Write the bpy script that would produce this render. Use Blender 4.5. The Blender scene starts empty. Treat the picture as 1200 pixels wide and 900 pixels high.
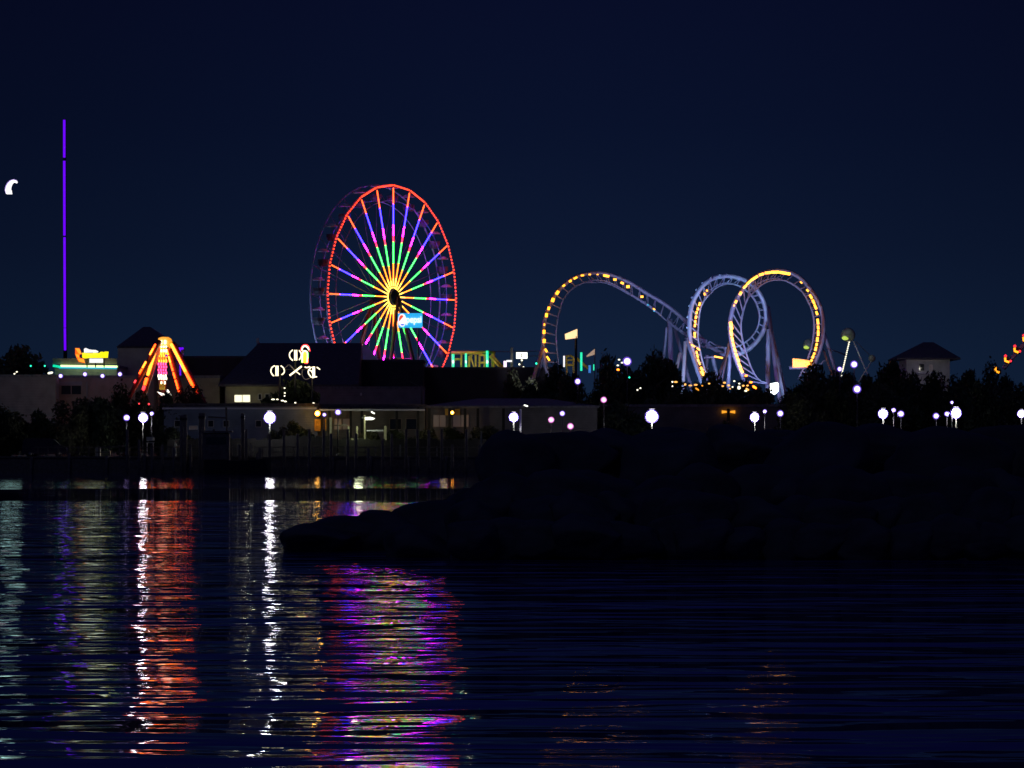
import bpy, math, random
from mathutils import Vector, Matrix, noise
random.seed(7)
C = bpy.context.scene
COL = C.collection
R = math.radians
F, EYE, HOR = 5000.0, 3.0, 520.0          # focal length in photo pixels, eye height, horizon row

# ---------------------------------------------------------------- camera
cd = bpy.data.cameras.new('camera'); cam = bpy.data.objects.new('camera', cd); COL.objects.link(cam)
cam.location = (0, 0, EYE); cam.rotation_euler = (R(90), 0, 0)
cd.sensor_width = 36; cd.lens = 36 * F / 1200; cd.shift_y = 70 / 1200
cd.clip_start = 0.5; cd.clip_end = 12000
C.camera = cam
C.render.engine = 'CYCLES'
C.cycles.filter_width = 1.6
C.cycles.sample_clamp_indirect = 50
C.cycles.max_bounces = 5; C.cycles.diffuse_bounces = 2; C.cycles.glossy_bounces = 3
vs = C.view_settings
vs.view_transform = 'Standard'; vs.look = 'None'; vs.exposure = 0.0; vs.gamma = 1.0

# ---------------------------------------------------------------- night sky
w = bpy.data.worlds.new('World'); C.world = w; w.use_nodes = True
nt = w.node_tree; nt.nodes.clear()
out = nt.nodes.new('ShaderNodeOutputWorld'); bg = nt.nodes.new('ShaderNodeBackground')
tc = nt.nodes.new('ShaderNodeTexCoord'); sp = nt.nodes.new('ShaderNodeSeparateXYZ')
rp = nt.nodes.new('ShaderNodeValToRGB')
nt.links.new(tc.outputs['Generated'], sp.inputs[0]); nt.links.new(sp.outputs['Z'], rp.inputs[0])
el = rp.color_ramp.elements
el[0].position = 0.0; el[0].color = (0.0068, 0.0180, 0.0480, 1)
el[1].position = 1.0; el[1].color = (0.0028, 0.0038, 0.0360, 1)
for p, c in ((0.022, (0.0056, 0.0142, 0.0400)), (0.045, (0.0040, 0.0092, 0.0300)), (0.075, (0.0027, 0.0058, 0.0235)),
             (0.105, (0.0024, 0.0043, 0.0205)), (0.16, (0.0028, 0.0038, 0.0320)), (0.5, (0.0028, 0.0038, 0.0360))):
    e = el.new(p); e.color = (*c, 1)
# the sky is darker away from the lit park (azimuth)
mx = nt.nodes.new('ShaderNodeMath'); mx.operation = 'MULTIPLY_ADD'; mx.inputs[1].default_value = 1.6; mx.inputs[2].default_value = 0.0
ab = nt.nodes.new('ShaderNodeMath'); ab.operation = 'SUBTRACT'; ab.inputs[1].default_value = 0.015
a2 = nt.nodes.new('ShaderNodeMath'); a2.operation = 'ABSOLUTE'
mr = nt.nodes.new('ShaderNodeMapRange'); mr.inputs['From Min'].default_value = 0.0; mr.inputs['From Max'].default_value = 0.16
mr.inputs['To Min'].default_value = 1.0; mr.inputs['To Max'].default_value = 0.68; mr.interpolation_type = 'SMOOTHSTEP'
nt.links.new(sp.outputs['X'], ab.inputs[0]); nt.links.new(ab.outputs[0], a2.inputs[0]); nt.links.new(a2.outputs[0], mr.inputs['Value'])
nt.links.new(rp.outputs[0], bg.inputs[0]); nt.links.new(mr.outputs[0], bg.inputs[1]); nt.links.new(bg.outputs[0], out.inputs[0])
nt.nodes.remove(mx)
# last twilight from behind the camera, very faint
sd = bpy.data.lights.new('twilight', 'SUN'); sd.energy = 0.045; sd.angle = R(20); sd.color = (0.45, 0.55, 1.0)
so = bpy.data.objects.new('twilight', sd); so.rotation_euler = (R(52), 0, R(-25)); COL.objects.link(so)

# ---------------------------------------------------------------- helpers
def W(px, py, D): return Vector(((px - 600) / F * D, D, EYE + (HOR - py) / F * D))
def S(n, D): return n / F * D

def principled(name, col, rough=0.8, metal=0.0, var=0.25, scale=1.5, bump=0.0, bscale=8.0):
    m = bpy.data.materials.new(name); m.use_nodes = True; n = m.node_tree
    b = n.nodes['Principled BSDF']; b.inputs['Roughness'].default_value = rough; b.inputs['Metallic'].default_value = metal
    t = n.nodes.new('ShaderNodeTexCoord'); z = n.nodes.new('ShaderNodeTexNoise'); z.inputs['Scale'].default_value = scale; z.inputs['Detail'].default_value = 6
    r = n.nodes.new('ShaderNodeValToRGB'); r.color_ramp.elements[0].position = 0.3; r.color_ramp.elements[1].position = 0.7
    r.color_ramp.elements[0].color = (*[c * (1 - var) for c in col], 1); r.color_ramp.elements[1].color = (*[min(1, c * (1 + var)) for c in col], 1)
    n.links.new(t.outputs['Object'], z.inputs['Vector']); n.links.new(z.outputs['Fac'], r.inputs[0]); n.links.new(r.outputs[0], b.inputs['Base Color'])
    if bump:
        z2 = n.nodes.new('ShaderNodeTexNoise'); z2.inputs['Scale'].default_value = bscale; z2.inputs['Detail'].default_value = 8
        bp = n.nodes.new('ShaderNodeBump'); bp.inputs['Distance'].default_value = bump
        n.links.new(t.outputs['Object'], z2.inputs['Vector']); n.links.new(z2.outputs['Fac'], bp.inputs['Height']); n.links.new(bp.outputs[0], b.inputs['Normal'])
    return m

def siding(name, col, step=0.22, axis='Z', var=0.2):
    m = principled(name, col, 0.75, 0, var, 0.8); n = m.node_tree
    t = n.nodes['Texture Coordinate']; b = n.nodes['Principled BSDF']
    s = n.nodes.new('ShaderNodeSeparateXYZ'); n.links.new(t.outputs['Object'], s.inputs[0])
    d = n.nodes.new('ShaderNodeMath'); d.operation = 'DIVIDE'; d.inputs[1].default_value = step
    f = n.nodes.new('ShaderNodeMath'); f.operation = 'FRACT'
    n.links.new(s.outputs[axis], d.inputs[0]); n.links.new(d.outputs[0], f.inputs[0])
    bp = n.nodes.new('ShaderNodeBump'); bp.inputs['Distance'].default_value = 0.03
    n.links.new(f.outputs[0], bp.inputs['Height']); n.links.new(bp.outputs[0], b.inputs['Normal'])
    return m

def emit(name, col, k):
    m = bpy.data.materials.new(name); m.use_nodes = True; n = m.node_tree
    b = n.nodes['Principled BSDF']; b.inputs['Base Color'].default_value = (*[min(.9, .25 + .5 * c) for c in col], 1)
    b.inputs['Roughness'].default_value = 0.4
    b.inputs['Emission Color'].default_value = (*col, 1); b.inputs['Emission Strength'].default_value = k
    return m

class MB:
    def __init__(s): s.v = []; s.f = []; s.mi = []; s.mats = []; s.cur = 0; s.sm = []
    def mat(s, m):
        if m not in s.mats: s.mats.append(m)
        s.cur = s.mats.index(m); return s
    def add(s, vs_, fs, smooth=False):
        o = len(s.v); s.v += [Vector(v) for v in vs_]
        for f in fs: s.f.append([o + i for i in f]); s.mi.append(s.cur); s.sm.append(smooth)
        return s
    def box(s, c, d, rz=0.0, b=0.0):
        M = Matrix.Rotation(rz, 3, 'Z'); c = Vector(c); x, y, z = d[0] / 2, d[1] / 2, d[2] / 2
        if b <= 0:
            vs_ = [c + M @ Vector((i * x, j * y, k * z)) for k in (-1, 1) for i, j in ((-1, -1), (1, -1), (1, 1), (-1, 1))]
            fs = [(3, 2, 1, 0), (4, 5, 6, 7), (0, 1, 5, 4), (1, 2, 6, 5), (2, 3, 7, 6), (3, 0, 4, 7)]
            return s.add(vs_, fs)
        pts = []
        for k, (bx, bz) in enumerate(((b, 0), (0, b), (0, 2 * z - b), (b, 2 * z))):
            q = b - bx
            hx, hy = x - bx, y - bx
            pts += [c + M @ Vector((i * hx, j * hy, -z + bz)) for i, j in ((-1, -1), (1, -1), (1, 1), (-1, 1))]
        fs = [(3, 2, 1, 0), (12, 13, 14, 15)]
        for r_ in range(3):
            for i in range(4): a = r_ * 4; fs.append((a + i, a + (i + 1) % 4, a + 4 + (i + 1) % 4, a + 4 + i))
        return s.add(pts, fs)
    def pbox(s, x0, x1, yt, yb, D, depth):       # box given by its photo outline at distance D
        a = W(x0, yt, D); c = W(x1, yb, D)
        return s.box(((a.x + c.x) / 2, D + depth / 2, (a.z + c.z) / 2), (c.x - a.x, depth, a.z - c.z))
    def tube(s, pts, r, n=8, closed=False, caps=True):
        pts = [Vector(p) for p in pts]; N = len(pts)
        rr = r if isinstance(r, (list, tuple)) else [r] * N
        o = []; prev = None
        for i, p in enumerate(pts):
            a = pts[(i - 1) % N] if (closed or i > 0) else p
            b = pts[(i + 1) % N] if (closed or i < N - 1) else p
            t = (b - a).normalized()
            if prev is None:
                u = t.orthogonal().normalized()
            else:
                u = (prev - t * prev.dot(t))
                u = u.normalized() if u.length > 1e-6 else t.orthogonal().normalized()
            prev = u; q = t.cross(u)
            for k in range(n):
                an = 2 * math.pi * k / n; o.append(p + (u * math.cos(an) + q * math.sin(an)) * rr[i])
        fs = []
        for i in range(N if closed else N - 1):
            j = (i + 1) % N
            for k in range(n): fs.append((i * n + k, i * n + (k + 1) % n, j * n + (k + 1) % n, j * n + k))
        if caps and not closed: fs.append(tuple(range(n))[::-1]); fs.append(tuple((N - 1) * n + k for k in range(n)))
        return s.add(o, fs, n > 5)
    def ball(s, c, r, n=10, m=7, sc=(1, 1, 1)):
        c = Vector(c); vs_ = [c + Vector((0, 0, r * sc[2]))]
        for i in range(1, m):
            th = math.pi * i / m
            for k in range(n):
                a = 2 * math.pi * k / n
                vs_.append(c + Vector((r * sc[0] * math.sin(th) * math.cos(a), r * sc[1] * math.sin(th) * math.sin(a), r * sc[2] * math.cos(th))))
        vs_.append(c - Vector((0, 0, r * sc[2]))); fs = []
        for k in range(n): fs.append((0, 1 + k, 1 + (k + 1) % n))
        for i in range(m - 2):
            for k in range(n):
                a = 1 + i * n; fs.append((a + k, a + n + k, a + n + (k + 1) % n, a + (k + 1) % n))
        a = 1 + (m - 2) * n; L = len(vs_) - 1
        for k in range(n): fs.append((a + k, L, a + (k + 1) % n))
        return s.add(vs_, fs, True)
    def prism(s, poly, D, depth):                # photo outline extruded away from the camera (real thickness)
        f = [W(x, y, D) for x, y in poly]; n = len(f)
        b = [v + Vector((0, depth, 0)) for v in f]
        fs = [tuple(range(n)), tuple(range(2 * n - 1, n - 1, -1))] + [(i, n + i, n + (i + 1) % n, (i + 1) % n) for i in range(n)]
        return s.add(f + b, fs)
    def build(s, name, m=None, parent=None):
        me = bpy.data.meshes.new(name)
        off = Vector(parent_world(parent)) if parent else Vector((0, 0, 0))
        if parent is None and s.v:
            lo = Vector([min(v[i] for v in s.v) for i in range(3)]); hi = Vector([max(v[i] for v in s.v) for i in range(3)])
            off = Vector(((lo.x + hi.x) / 2, (lo.y + hi.y) / 2, lo.z))
        me.from_pydata([tuple(v - off) for v in s.v], [], s.f)
        if m is not None: me.materials.append(m)
        else:
            for q in s.mats: me.materials.append(q)
            me.polygons.foreach_set('material_index', s.mi)
        me.polygons.foreach_set('use_smooth', s.sm)
        me.update()
        o = bpy.data.objects.new(name, me); COL.objects.link(o)
        if parent: o.parent = parent
        else: o.location = off
        return o

def parent_world(p):
    v = Vector((0, 0, 0))
    while p is not None: v += p.location; p = p.parent
    return v

def tag(o, label=None, cat=None, group=None, kind=None):
    if label: o['label'] = label
    if cat: o['category'] = cat
    if group: o['group'] = group
    if kind: o['kind'] = kind
    return o
def thing(name, loc, label, cat, group=None):
    o = bpy.data.objects.new(name, None); o.empty_display_size = 0.3; COL.objects.link(o); o.location = loc
    return tag(o, label, cat, group)
def catmull(P, n=8):
    P = [Vector(p) for p in P]; o = []
    for i in range(len(P) - 1):
        a = P[max(0, i - 1)]; b = P[i]; c = P[i + 1]; d = P[min(len(P) - 1, i + 2)]
        for k in range(n):
            t = k / n
            o.append(0.5 * ((2 * b) + (c - a) * t + (2 * a - 5 * b + 4 * c - d) * t * t + (3 * b - a - 3 * c + d) * t ** 3))
    o.append(P[-1]); return o
def resample(P, n):
    L = [0]
    for a, b in zip(P, P[1:]): L.append(L[-1] + (b - a).length)
    o = []; j = 0
    for i in range(n):
        t = L[-1] * i / (n - 1)
        while j < len(L) - 2 and L[j + 1] < t: j += 1
        q = (t - L[j]) / max(1e-9, L[j + 1] - L[j]); o.append(P[j].lerp(P[j + 1], min(1, q)))
    return o

# ---------------------------------------------------------------- materials
M = {}
M['roof'] = principled('dark_shingle', (.10, .09, .10), .85, 0, .3, 3)
M['roof2'] = principled('grey_shingle', (.20, .20, .22), .85, 0, .3, 3)
M['grey_wall'] = siding('grey_siding', (.26, .25, .28), .3)
M['brown_wall'] = siding('brown_siding', (.30, .24, .22), .35, 'X')
M['beige_wall'] = siding('beige_siding', (.40, .36, .24), .25)
M['white_wall'] = siding('white_siding', (.62, .62, .58), .25)
M['blue_wall'] = siding('blue_grey_siding', (.20, .25, .34), .25)
M['dark_wall'] = siding('dark_siding', (.06, .055, .06), .3, 'X')
M['wood'] = principled('weathered_wood', (.16, .13, .10), .85, 0, .35, 4, .01, 20)
M['palewood'] = principled('pale_lit_wood', (.42, .40, .26), .8, 0, .2, 4)
M['concrete'] = principled('old_concrete', (.16, .155, .15), .9, 0, .3, 1.2, .02, 6)
M['pole'] = principled('galvanised_pole', (.16, .17, .15), .5, .3, .15, 3)
M['darkmetal'] = principled('dark_painted_metal', (.03, .03, .035), .5, .4, .2, 3)
M['white_steel'] = principled('white_painted_steel', (.62, .62, .68), .45, .1, .12, 1)
M['blue_steel'] = principled('pale_blue_steel', (.42, .50, .72), .45, .1, .15, 1)
M['violet_steel'] = principled('violet_track_steel', (.27, .27, .44), .45, .1, .15, 1)
M['leaf'] = principled('leaves', (.055, .075, .03), .7, 0, .5, .8)
M['leaf2'] = principled('leaves_dry', (.075, .080, .035), .7, 0, .5, .8)
M['bark'] = principled('bark', (.09, .07, .05), .9, 0, .3, 5, .02, 15)
M['rock'] = principled('wet_black_rock', (.065, .065, .075), .85, 0, .4, .8, .05, 3)
M['land'] = principled('sandy_ground', (.12, .11, .09), .95, 0, .3, .1, .03, 2)
M['glass'] = principled('dark_glass', (.02, .022, .028), .1, 0, .1, 1)
M['fence'] = principled('tarred_planks', (.02, .019, .018), .9, 0, .5, 6, .01, 20)
M['rimsteel'] = principled('galvanised_rim', (.36, .42, .62), .5, .1, .1, 2)
M['maroon'] = principled('maroon_steel', (.05, .012, .015), .5, .1, .2, 1)
M['redleg'] = principled('red_rear_leg', (.20, .012, .016), .5, .1, .2, 1)
M['wallg'] = siding('weathered_grey_siding', (.16, .155, .155), .25)
M['canopy'] = principled('pale_teal_canvas', (.45, .60, .58), .8, 0, .1, 2)
M['red_steel'] = principled('red_painted_steel', (.22, .03, .025), .5, .1, .2, 1)
M['yellow_steel'] = principled('yellow_painted_steel', (.72, .52, .06), .5, .1, .2, 1)
M['gondola'] = principled('gondola_shell', (.09, .09, .12), .4, .1, .15, 2)
M['skin'] = principled('skin', (.45, .29, .21), .6, 0, .1, 5)
M['shirt'] = principled('lime_shirt', (.50, .62, .22), .85, 0, .15, 8)
M['trousers'] = principled('pale_trousers', (.48, .5, .42), .85, 0, .15, 8)
M['hair'] = principled('hair', (.05, .035, .025), .8, 0, .2, 20)
E = {
 'lamp': emit('lamp_white', (1, .97, 1), 60), 'ring': emit('lamp_violet_glow', (.20, .10, 1), .42),
 'lampsm': emit('lamp_violet_small', (.62, .46, 1), 3.2), 'lamppk': emit('lamp_pink_small', (1, .40, .75), 2.6), 'lampxs': emit('lamp_white_tiny', (1, .95, 1), 5), 'ringp': emit('lamp_pink_glow', (.9, .25, .8), .5),
 'orange': emit('lamp_orange', (1, .42, .03), 40), 'ringo': emit('lamp_orange_glow', (1, .38, .02), .6),
 'teal': emit('lamp_teal', (.02, .75, .42), 3), 'redlamp': emit('lamp_red', (1, .04, .05), 3),
 'purple': emit('led_purple', (.15, .0, 1), 1.1),
 'amber': emit('led_amber', (1, .33, .012), 4.2), 'amberhot': emit('led_amber_hot', (1, .36, .02), 5.5),
 'y': emit('led_yellow', (1, .17, .01), 7), 'yw': emit('led_hub_yellow', (1, .6, .07), 5), 'g': emit('led_green', (.04, 1, .09), 8),
 'r': emit('led_red', (1, .015, .05), 9), 'm': emit('led_magenta', (.9, .008, .85), 38), 'b': emit('led_blue', (.018, .012, 1), 21),
 'o': emit('led_orange_tip', (1, .08, .012), 6), 'rim': emit('led_rim_red', (1, .045, .013), 3.4),
 'cyan': emit('sign_cyan', (0, .46, .90), .9), 'signwhite': emit('sign_white', (1, 1, 1), 1.15), 'signred': emit('sign_red', (1, .10, .03), .9), 'signblue': emit('sign_blue', (0, .10, .75), .9),
 'signyellow': emit('sign_yellow', (1, .85, 0), 1.3), 'flame': emit('sign_flame', (1, .36, .02), 1.25),
 'sf': emit('sign_flame_edge', (.8, .09, 0), .9),
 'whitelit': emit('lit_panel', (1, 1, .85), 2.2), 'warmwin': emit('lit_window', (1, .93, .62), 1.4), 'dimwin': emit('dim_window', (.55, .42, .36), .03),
 'neon_g': emit('neon_lime', (.75, 1, .35), 2.2), 'neon_c': emit('neon_cyan', (0, .55, .85), .75), 'neon_e': emit('neon_green', (0, .85, .45), 1.0),
 'cream': emit('bulb_cream', (1, .86, .55), 2.4), 'creamd': emit('bulb_cream_dim', (.5, .36, .26), .16),
 'ga': emit('led_orange_leg', (1, .06, .005), 8), 'gy': emit('led_yellow_leg', (1, .19, .014), 7), 'pink': emit('led_pink', (1, .04, .16), 5), 'gcap': emit('led_orange_cap', (1, .38, .01), .95), 'gw': emit('led_pale', (1, .95, .6), 3),
 'flag': emit('flag_self_glow', (1, .62, .30), 1.5), 'flagd': emit('flag_self_glow_dim', (1, .62, .30), .22), 'green': emit('led_pure_green', (.0, .8, .05), 1.3), 'tealcol': emit('led_teal_column', (.0, .78, .38), 1.3),
 'pinkcol': emit('led_lilac_column', (1, .78, 1), 1.6), 'bluecol': emit('led_blue_column', (.02, .18, .6), .8), 'moon': emit('moonlit_surface', (1, .98, 1), 1.4), 'moonv': emit('moon_edge', (.45, .25, 1), .45),
 'redy': emit('led_car_yellow', (1, .33, .01), 2.4), 'redr': emit('led_car_red', (1, .02, .03), 2.2), 'spark': emit('tree_bulb', (1, .45, .09), 1.6), 'sparkw': emit('tree_bulb_white', (1, .95, .7), 2.0),
}

# ---------------------------------------------------------------- water, land
def water_material():
    m = bpy.data.materials.new('bay_water'); m.use_nodes = True; n = m.node_tree; b = n.nodes['Principled BSDF']
    b.inputs['Base Color'].default_value = (.014, .022, .26, 1); b.inputs['Roughness'].default_value = 0.012; b.inputs['IOR'].default_value = 1.33
    g = n.nodes.new('ShaderNodeNewGeometry')
    def wave(sx, sy, detail, rough=.55, dist=0.0, rot=0.0):
        mp = n.nodes.new('ShaderNodeMapping'); mp.inputs['Scale'].default_value = (sx, sy, 1); mp.inputs['Rotation'].default_value = (0, 0, rot)
        t = n.nodes.new('ShaderNodeTexNoise'); t.inputs['Scale'].default_value = 1; t.inputs['Detail'].default_value = detail; t.inputs['Roughness'].default_value = rough; t.inputs['Distortion'].default_value = dist
        n.links.new(g.outputs['Position'], mp.inputs[0]); n.links.new(mp.outputs[0], t.inputs['Vector']); return t.outputs['Fac']
    def mul(a, k):
        q = n.nodes.new('ShaderNodeMath'); q.operation = 'MULTIPLY'; n.links.new(a, q.inputs[0]); q.inputs[1].default_value = k; return q.outputs[0]
    def add(a, b_):
        q = n.nodes.new('ShaderNodeMath'); q.operation = 'ADD'; n.links.new(a, q.inputs[0]); n.links.new(b_, q.inputs[1]); return q.outputs[0]
    h = add(add(mul(wave(.085, .19, 3, .45, .5, .14), WV[0]), mul(wave(.27, .62, 2, .45, .5, -.07), WV[1])), mul(wave(2.4, 3.4, 1, .55, 0, .03), WV[2]))
    bp = n.nodes.new('ShaderNodeBump'); bp.inputs['Distance'].default_value = 1.0
    bp.inputs['Filter Width'].default_value = 0.05
    n.links.new(h, bp.inputs['Height']); n.links.new(bp.outputs[0], b.inputs['Normal'])
    # wind-free slicks lie across the inlet: the ripples die away in them
    s = n.nodes.new('ShaderNodeSeparateXYZ'); n.links.new(g.outputs['Position'], s.inputs[0])
    wob = mul(wave(.02, .01, 2), 26.0)
    y = add(s.outputs['Y'], wob)
    cr = n.nodes.new('ShaderNodeValToRGB'); mrr = n.nodes.new('ShaderNodeMapRange')
    mrr.inputs['From Min'].default_value = 0; mrr.inputs['From Max'].default_value = 500; n.links.new(y, mrr.inputs['Value']); n.links.new(mrr.outputs[0], cr.inputs[0])
    e = cr.color_ramp.elements; e[0].position = 0; e[0].color = (1, 1, 1, 1); e[1].position = 1; e[1].color = (.8, .8, .8, 1)
    def st(yy, v): q = e.new((yy + 13) / 500); q.color = (v, v, v, 1)
    for yy, v in ((41, 1), (64, .8), (117, .78), (120, .4), (125, .4), (129, .76), (214, .76), (222, .03), (282, .03), (288, .32), (420, .28)): st(yy, v)
    n.links.new(cr.outputs[0], bp.inputs['Strength'])
    return m
WV = (0.44, 0.17, 0.0022)

def sheet(name, x0, x1, y0, y1, z, mat):
    b = MB(); b.add([(x0, y0, z), (x1, y0, z), (x1, y1, z), (x0, y1, z)], [(0, 1, 2, 3)])
    o = b.build(name, mat); tag(o, kind='structure'); return o
SH = 430.0; GZ = 1.6
sheet('water', -3000, 3000, -200, 6000, 0.0, water_material())
b = MB(); b.add([(-5000, SH + .3, GZ), (5000, SH + .3, GZ), (5000, 9000, GZ), (-5000, 9000, GZ), (-5000, SH + .3, -3), (5000, SH + .3, -3)], [(0, 1, 2, 3), (4, 5, 1, 0)])
tag(b.build('land', M['land']), kind='structure')

# timber bulkhead with pilings in front of the land
t = thing('bulkhead', (0, SH, 0), 'dark timber bulkhead wall with pilings along the far waterfront', 'sea wall')
b = MB(); b.box((0, SH + .1, .55), (420, .25, 2.1)); b.build('plank_wall', M['wood'], t)
b = MB()
for i in range(110): b.tube([(-208 + i * 3.8 + random.uniform(-.2, .2), SH - .18, -1.5), (-208 + i * 3.8, SH - .18, 1.75 + random.uniform(-.2, .35))], .17, 8)
tag(b.build('piling_row', M['wood'], t), kind='stuff')
b = MB(); b.box((0, SH + .05, 1.66), (420, .5, .14)); b.build('cap_beam', M['wood'], t)

# ---------------------------------------------------------------- buildings
def building(name, label, x0, x1, yt, D, depth, wall, roof=None, rtop=None, rx=None, over=6, ybot=None, cat='building', fascia=None):
    zt = W(0, yt, D).z; base = Vector((W((x0 + x1) / 2, 0, D).x, D + depth / 2, GZ))
    t = thing(name, base, label, cat)
    a = W(x0, yt, D); c = W(x1, yt, D)
    b = MB(); b.box(((a.x + c.x) / 2, D + depth / 2, (GZ + zt) / 2), (c.x - a.x, depth, zt - GZ)); b.build('wall', M[wall], t)
    if roof:
        b = MB(); o = S(over, D)
        X0, X1, Y0, Y1 = a.x - o, c.x + o, D - o * .6, D + depth + o * .6
        if rtop is None:
            b.box(((X0 + X1) / 2, (Y0 + Y1) / 2, zt + .15), (X1 - X0, Y1 - Y0, .3 - .004))
        else:
            zr = W(0, rtop, D + depth / 2).z
            rx0 = W(rx[0], 0, D + depth / 2).x; rx1 = W(rx[1], 0, D + depth / 2).x; ym = (Y0 + Y1) / 2; z0 = zt + .004; e = .22
            vs_ = [(X0, Y0, z0), (X1, Y0, z0), (X1, Y1, z0), (X0, Y1, z0), (X0, Y0, z0 + e), (X1, Y0, z0 + e), (X1, Y1, z0 + e), (X0, Y1, z0 + e), (rx0, ym, zr), (rx1, ym, zr)]
            b.add(vs_, [(3, 2, 1, 0), (0, 1, 5, 4), (1, 2, 6, 5), (2, 3, 7, 6), (3, 0, 4, 7), (4, 5, 9, 8), (6, 7, 8, 9), (5, 6, 9), (7, 4, 8)])
        b.build('roof', M[roof], t)
    return t
def window(t, x0, x1, yt, yb, D, mat, frame='white_wall'):
    fw = S(.7, D)
    a = W(x0, yt, D); c = W(x1, yb, D); b = MB()
    cx, cz = (a.x + c.x) / 2, (a.z + c.z) / 2; w_, h_ = c.x - a.x, a.z - c.z
    b.box((cx, D - .05, a.z + fw / 2), (w_ + 2 * fw, .14, fw)); b.box((cx, D - .05, c.z - fw / 2), (w_ + 2 * fw, .14, fw))
    b.box((a.x - fw / 2, D - .05, cz), (fw, .13, h_)); b.box((c.x + fw / 2, D - .05, cz), (fw, .13, h_))
    if w_ > 1.2: b.box((cx, D - .04, cz), (.08, .1, h_ - .01))
    o = b.build('window', M[frame], t)
    q = MB(); q.box((cx, D - .012, cz), (w_, .02, h_)); q.build('pane', mat, o)
    return o
def point(name, loc, col, e, r=.15):
    l = bpy.data.lights.new(name, 'POINT'); l.color = col; l.energy = e; l.shadow_soft_size = r
    o = bpy.data.objects.new(name, l); o.location = loc; COL.objects.link(o)

t = building('warehouse', 'plain grey windowless block at the far left above the trees', -40, 65, 442, 482, 20, 'grey_wall', 'roof2', over=1)
point('yard_fill', W(12, 456, 470), (.55, 1, .95), 110, 1.3); point('yard_fill', W(106, 452, 476), (.85, 1, .75), 60, 1.3)  # unseen fill lights added to brighten the walls and tint the water streaks
t = building('arcade_hall', 'long low brown hall with bright lamps along its roof edge, left of the red ride', 66, 180, 443, 486, 14, 'brown_wall', 'roof2', over=1)
for a, c in ((69, 96), (101, 103)): b = MB(); b.pbox(a, c, 447, 452 if a < 99 else 466, 485.9, .15); b.build('panel', M['grey_wall'], t)
window(t, 72, 95, 452, 462, 486, M['glass'], 'brown_wall')
t = building('snack_bar', 'white walled snack bar under a green and cyan neon eave', 64, 137, 431, 500, 12, 'white_wall', 'grey_wall' and 'roof2', over=2)
a = W(62, 428.5, 499); c = W(137.5, 428.5, 499)
b = MB(); b.box(((a.x + c.x) / 2, 499, a.z + .5), (c.x - a.x, .6, .7)); b.build('fascia', M['grey_wall'], t)
b = MB(); b.tube([W(71, 428.7, 498.5), W(137.5, 429.6, 498.5)], .11, 6); b.build('neon_tube', E['neon_g'], t)
b = MB(); b.tube([W(69, 431, 498.5), W(137, 431.6, 498.5)], .10, 6); b.build('neon_tube', E['neon_c'], t)
b = MB(); b.tube([W(62, 428.5, 498.4), W(71, 430, 498.4)], .14, 6); b.build('neon_tube', E['neon_e'], t)
building('ride_shop', 'grey blocky shop with a dark pointed roof behind the red ride', 138, 205, 408, 512, 14, 'white_wall', 'roof', rtop=383, rx=(168, 176), over=1)
building('dark_shed', 'long dark shed between the red ride and the big hip roofed hall', 206, 310, 420, 525, 16, 'dark_wall', 'roof', over=1)
t = building('beige_annex', 'pale beige annex wall beside the red ride, left of the lit window building', 181, 257, 443, 490, 9, 'beige_wall', 'roof2', over=.5)
t = building('carousel_hall', 'large hall with a dark hip roof and one bright window behind the bulb lettering', 264, 412, 453, 490, 21, 'beige_wall', 'roof', rtop=402, rx=(303, 424), over=8)
window(t, 275, 293, 463, 471, 490, E['warmwin']); window(t, 303, 306, 462, 468, 490, M['glass']); window(t, 311, 315, 462, 468, 490, M['glass'])
point('wall_lamp', W(290, 458, 487), (1, .95, .6), 35)
b = MB(); b.tube([W(302, 403, 501), W(302, 396, 501)], .16, 6); b.build('finial', M['white_steel'], t)
b = MB(); zz = 0; a, c = W(411, 424, 516), W(444, 424, 516); pk = W(428, 402, 519)
t = thing('tent', ((a.x + c.x) / 2, 519, GZ), 'pale teal peaked tent just under the wheel behind the dark roof', 'tent')
b.add([a, c, c + Vector((0, 6, 0)), a + Vector((0, 6, 0)), pk], [(3, 2, 1, 0), (0, 1, 4), (1, 2, 4), (2, 3, 4), (3, 0, 4)]); b.build('canopy', M['canopy'], t)
for q in (a, c, c + Vector((0, 6, 0)), a + Vector((0, 6, 0))): b = MB(); b.tube([(q.x, q.y, GZ), q], .1, 6); b.build('tent_pole', M['white_steel'], t)
point('tent_fill', W(424, 418, 510.5), (.8, 1, .9), 12)  # unseen light added to brighten the canvas
building('games_hall', 'tall dark flat roofed hall standing under the wheel', 412.5, 496, 424.5, 500, 10, 'dark_wall', 'roof', over=1)
building('boardwalk_hall', 'very long dark flat roofed hall right of the wheel', 497, 652, 433, 508, 18, 'dark_wall', 'roof', over=1)
t = building('pier_office', 'low grey building with a flat roof in front of the bulb lettering hall', 366, 496, 456, 474, 10, 'grey_wall', 'roof2', over=.7)
b = MB(); b.box((W(423, 0, 473.7).x, 473.7, W(0, 462, 474).z), (S(2, 474), .3, .3)); b.build('vent', M['white_steel'], t)
t = building('waterfront_restaurant', 'long low blue grey building on the waterfront behind the brightest left lamp', 192, 372, 476, 446, 12, 'blue_wall', 'roof', over=2)
for x in (205, 244, 262, 300): window(t, x, x + 6, 493, 500, 446, M['glass'])
window(t, 222, 231, 499.5, 503, 446, E['dimwin'])
t = building('crab_house', 'low dark waterfront building with orange lights under its eave, left half under the wheel', 373, 498, 477, 446.5, 12, 'wallg', 'roof', over=1)
for x0, x1 in ((392, 400), (402, 412), (457, 470), (476, 488)): window(t, x0, x1, 491, 503, 446.5, E['dimwin'] if x0 < 420 else M['glass'], 'brown_wall')
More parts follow.
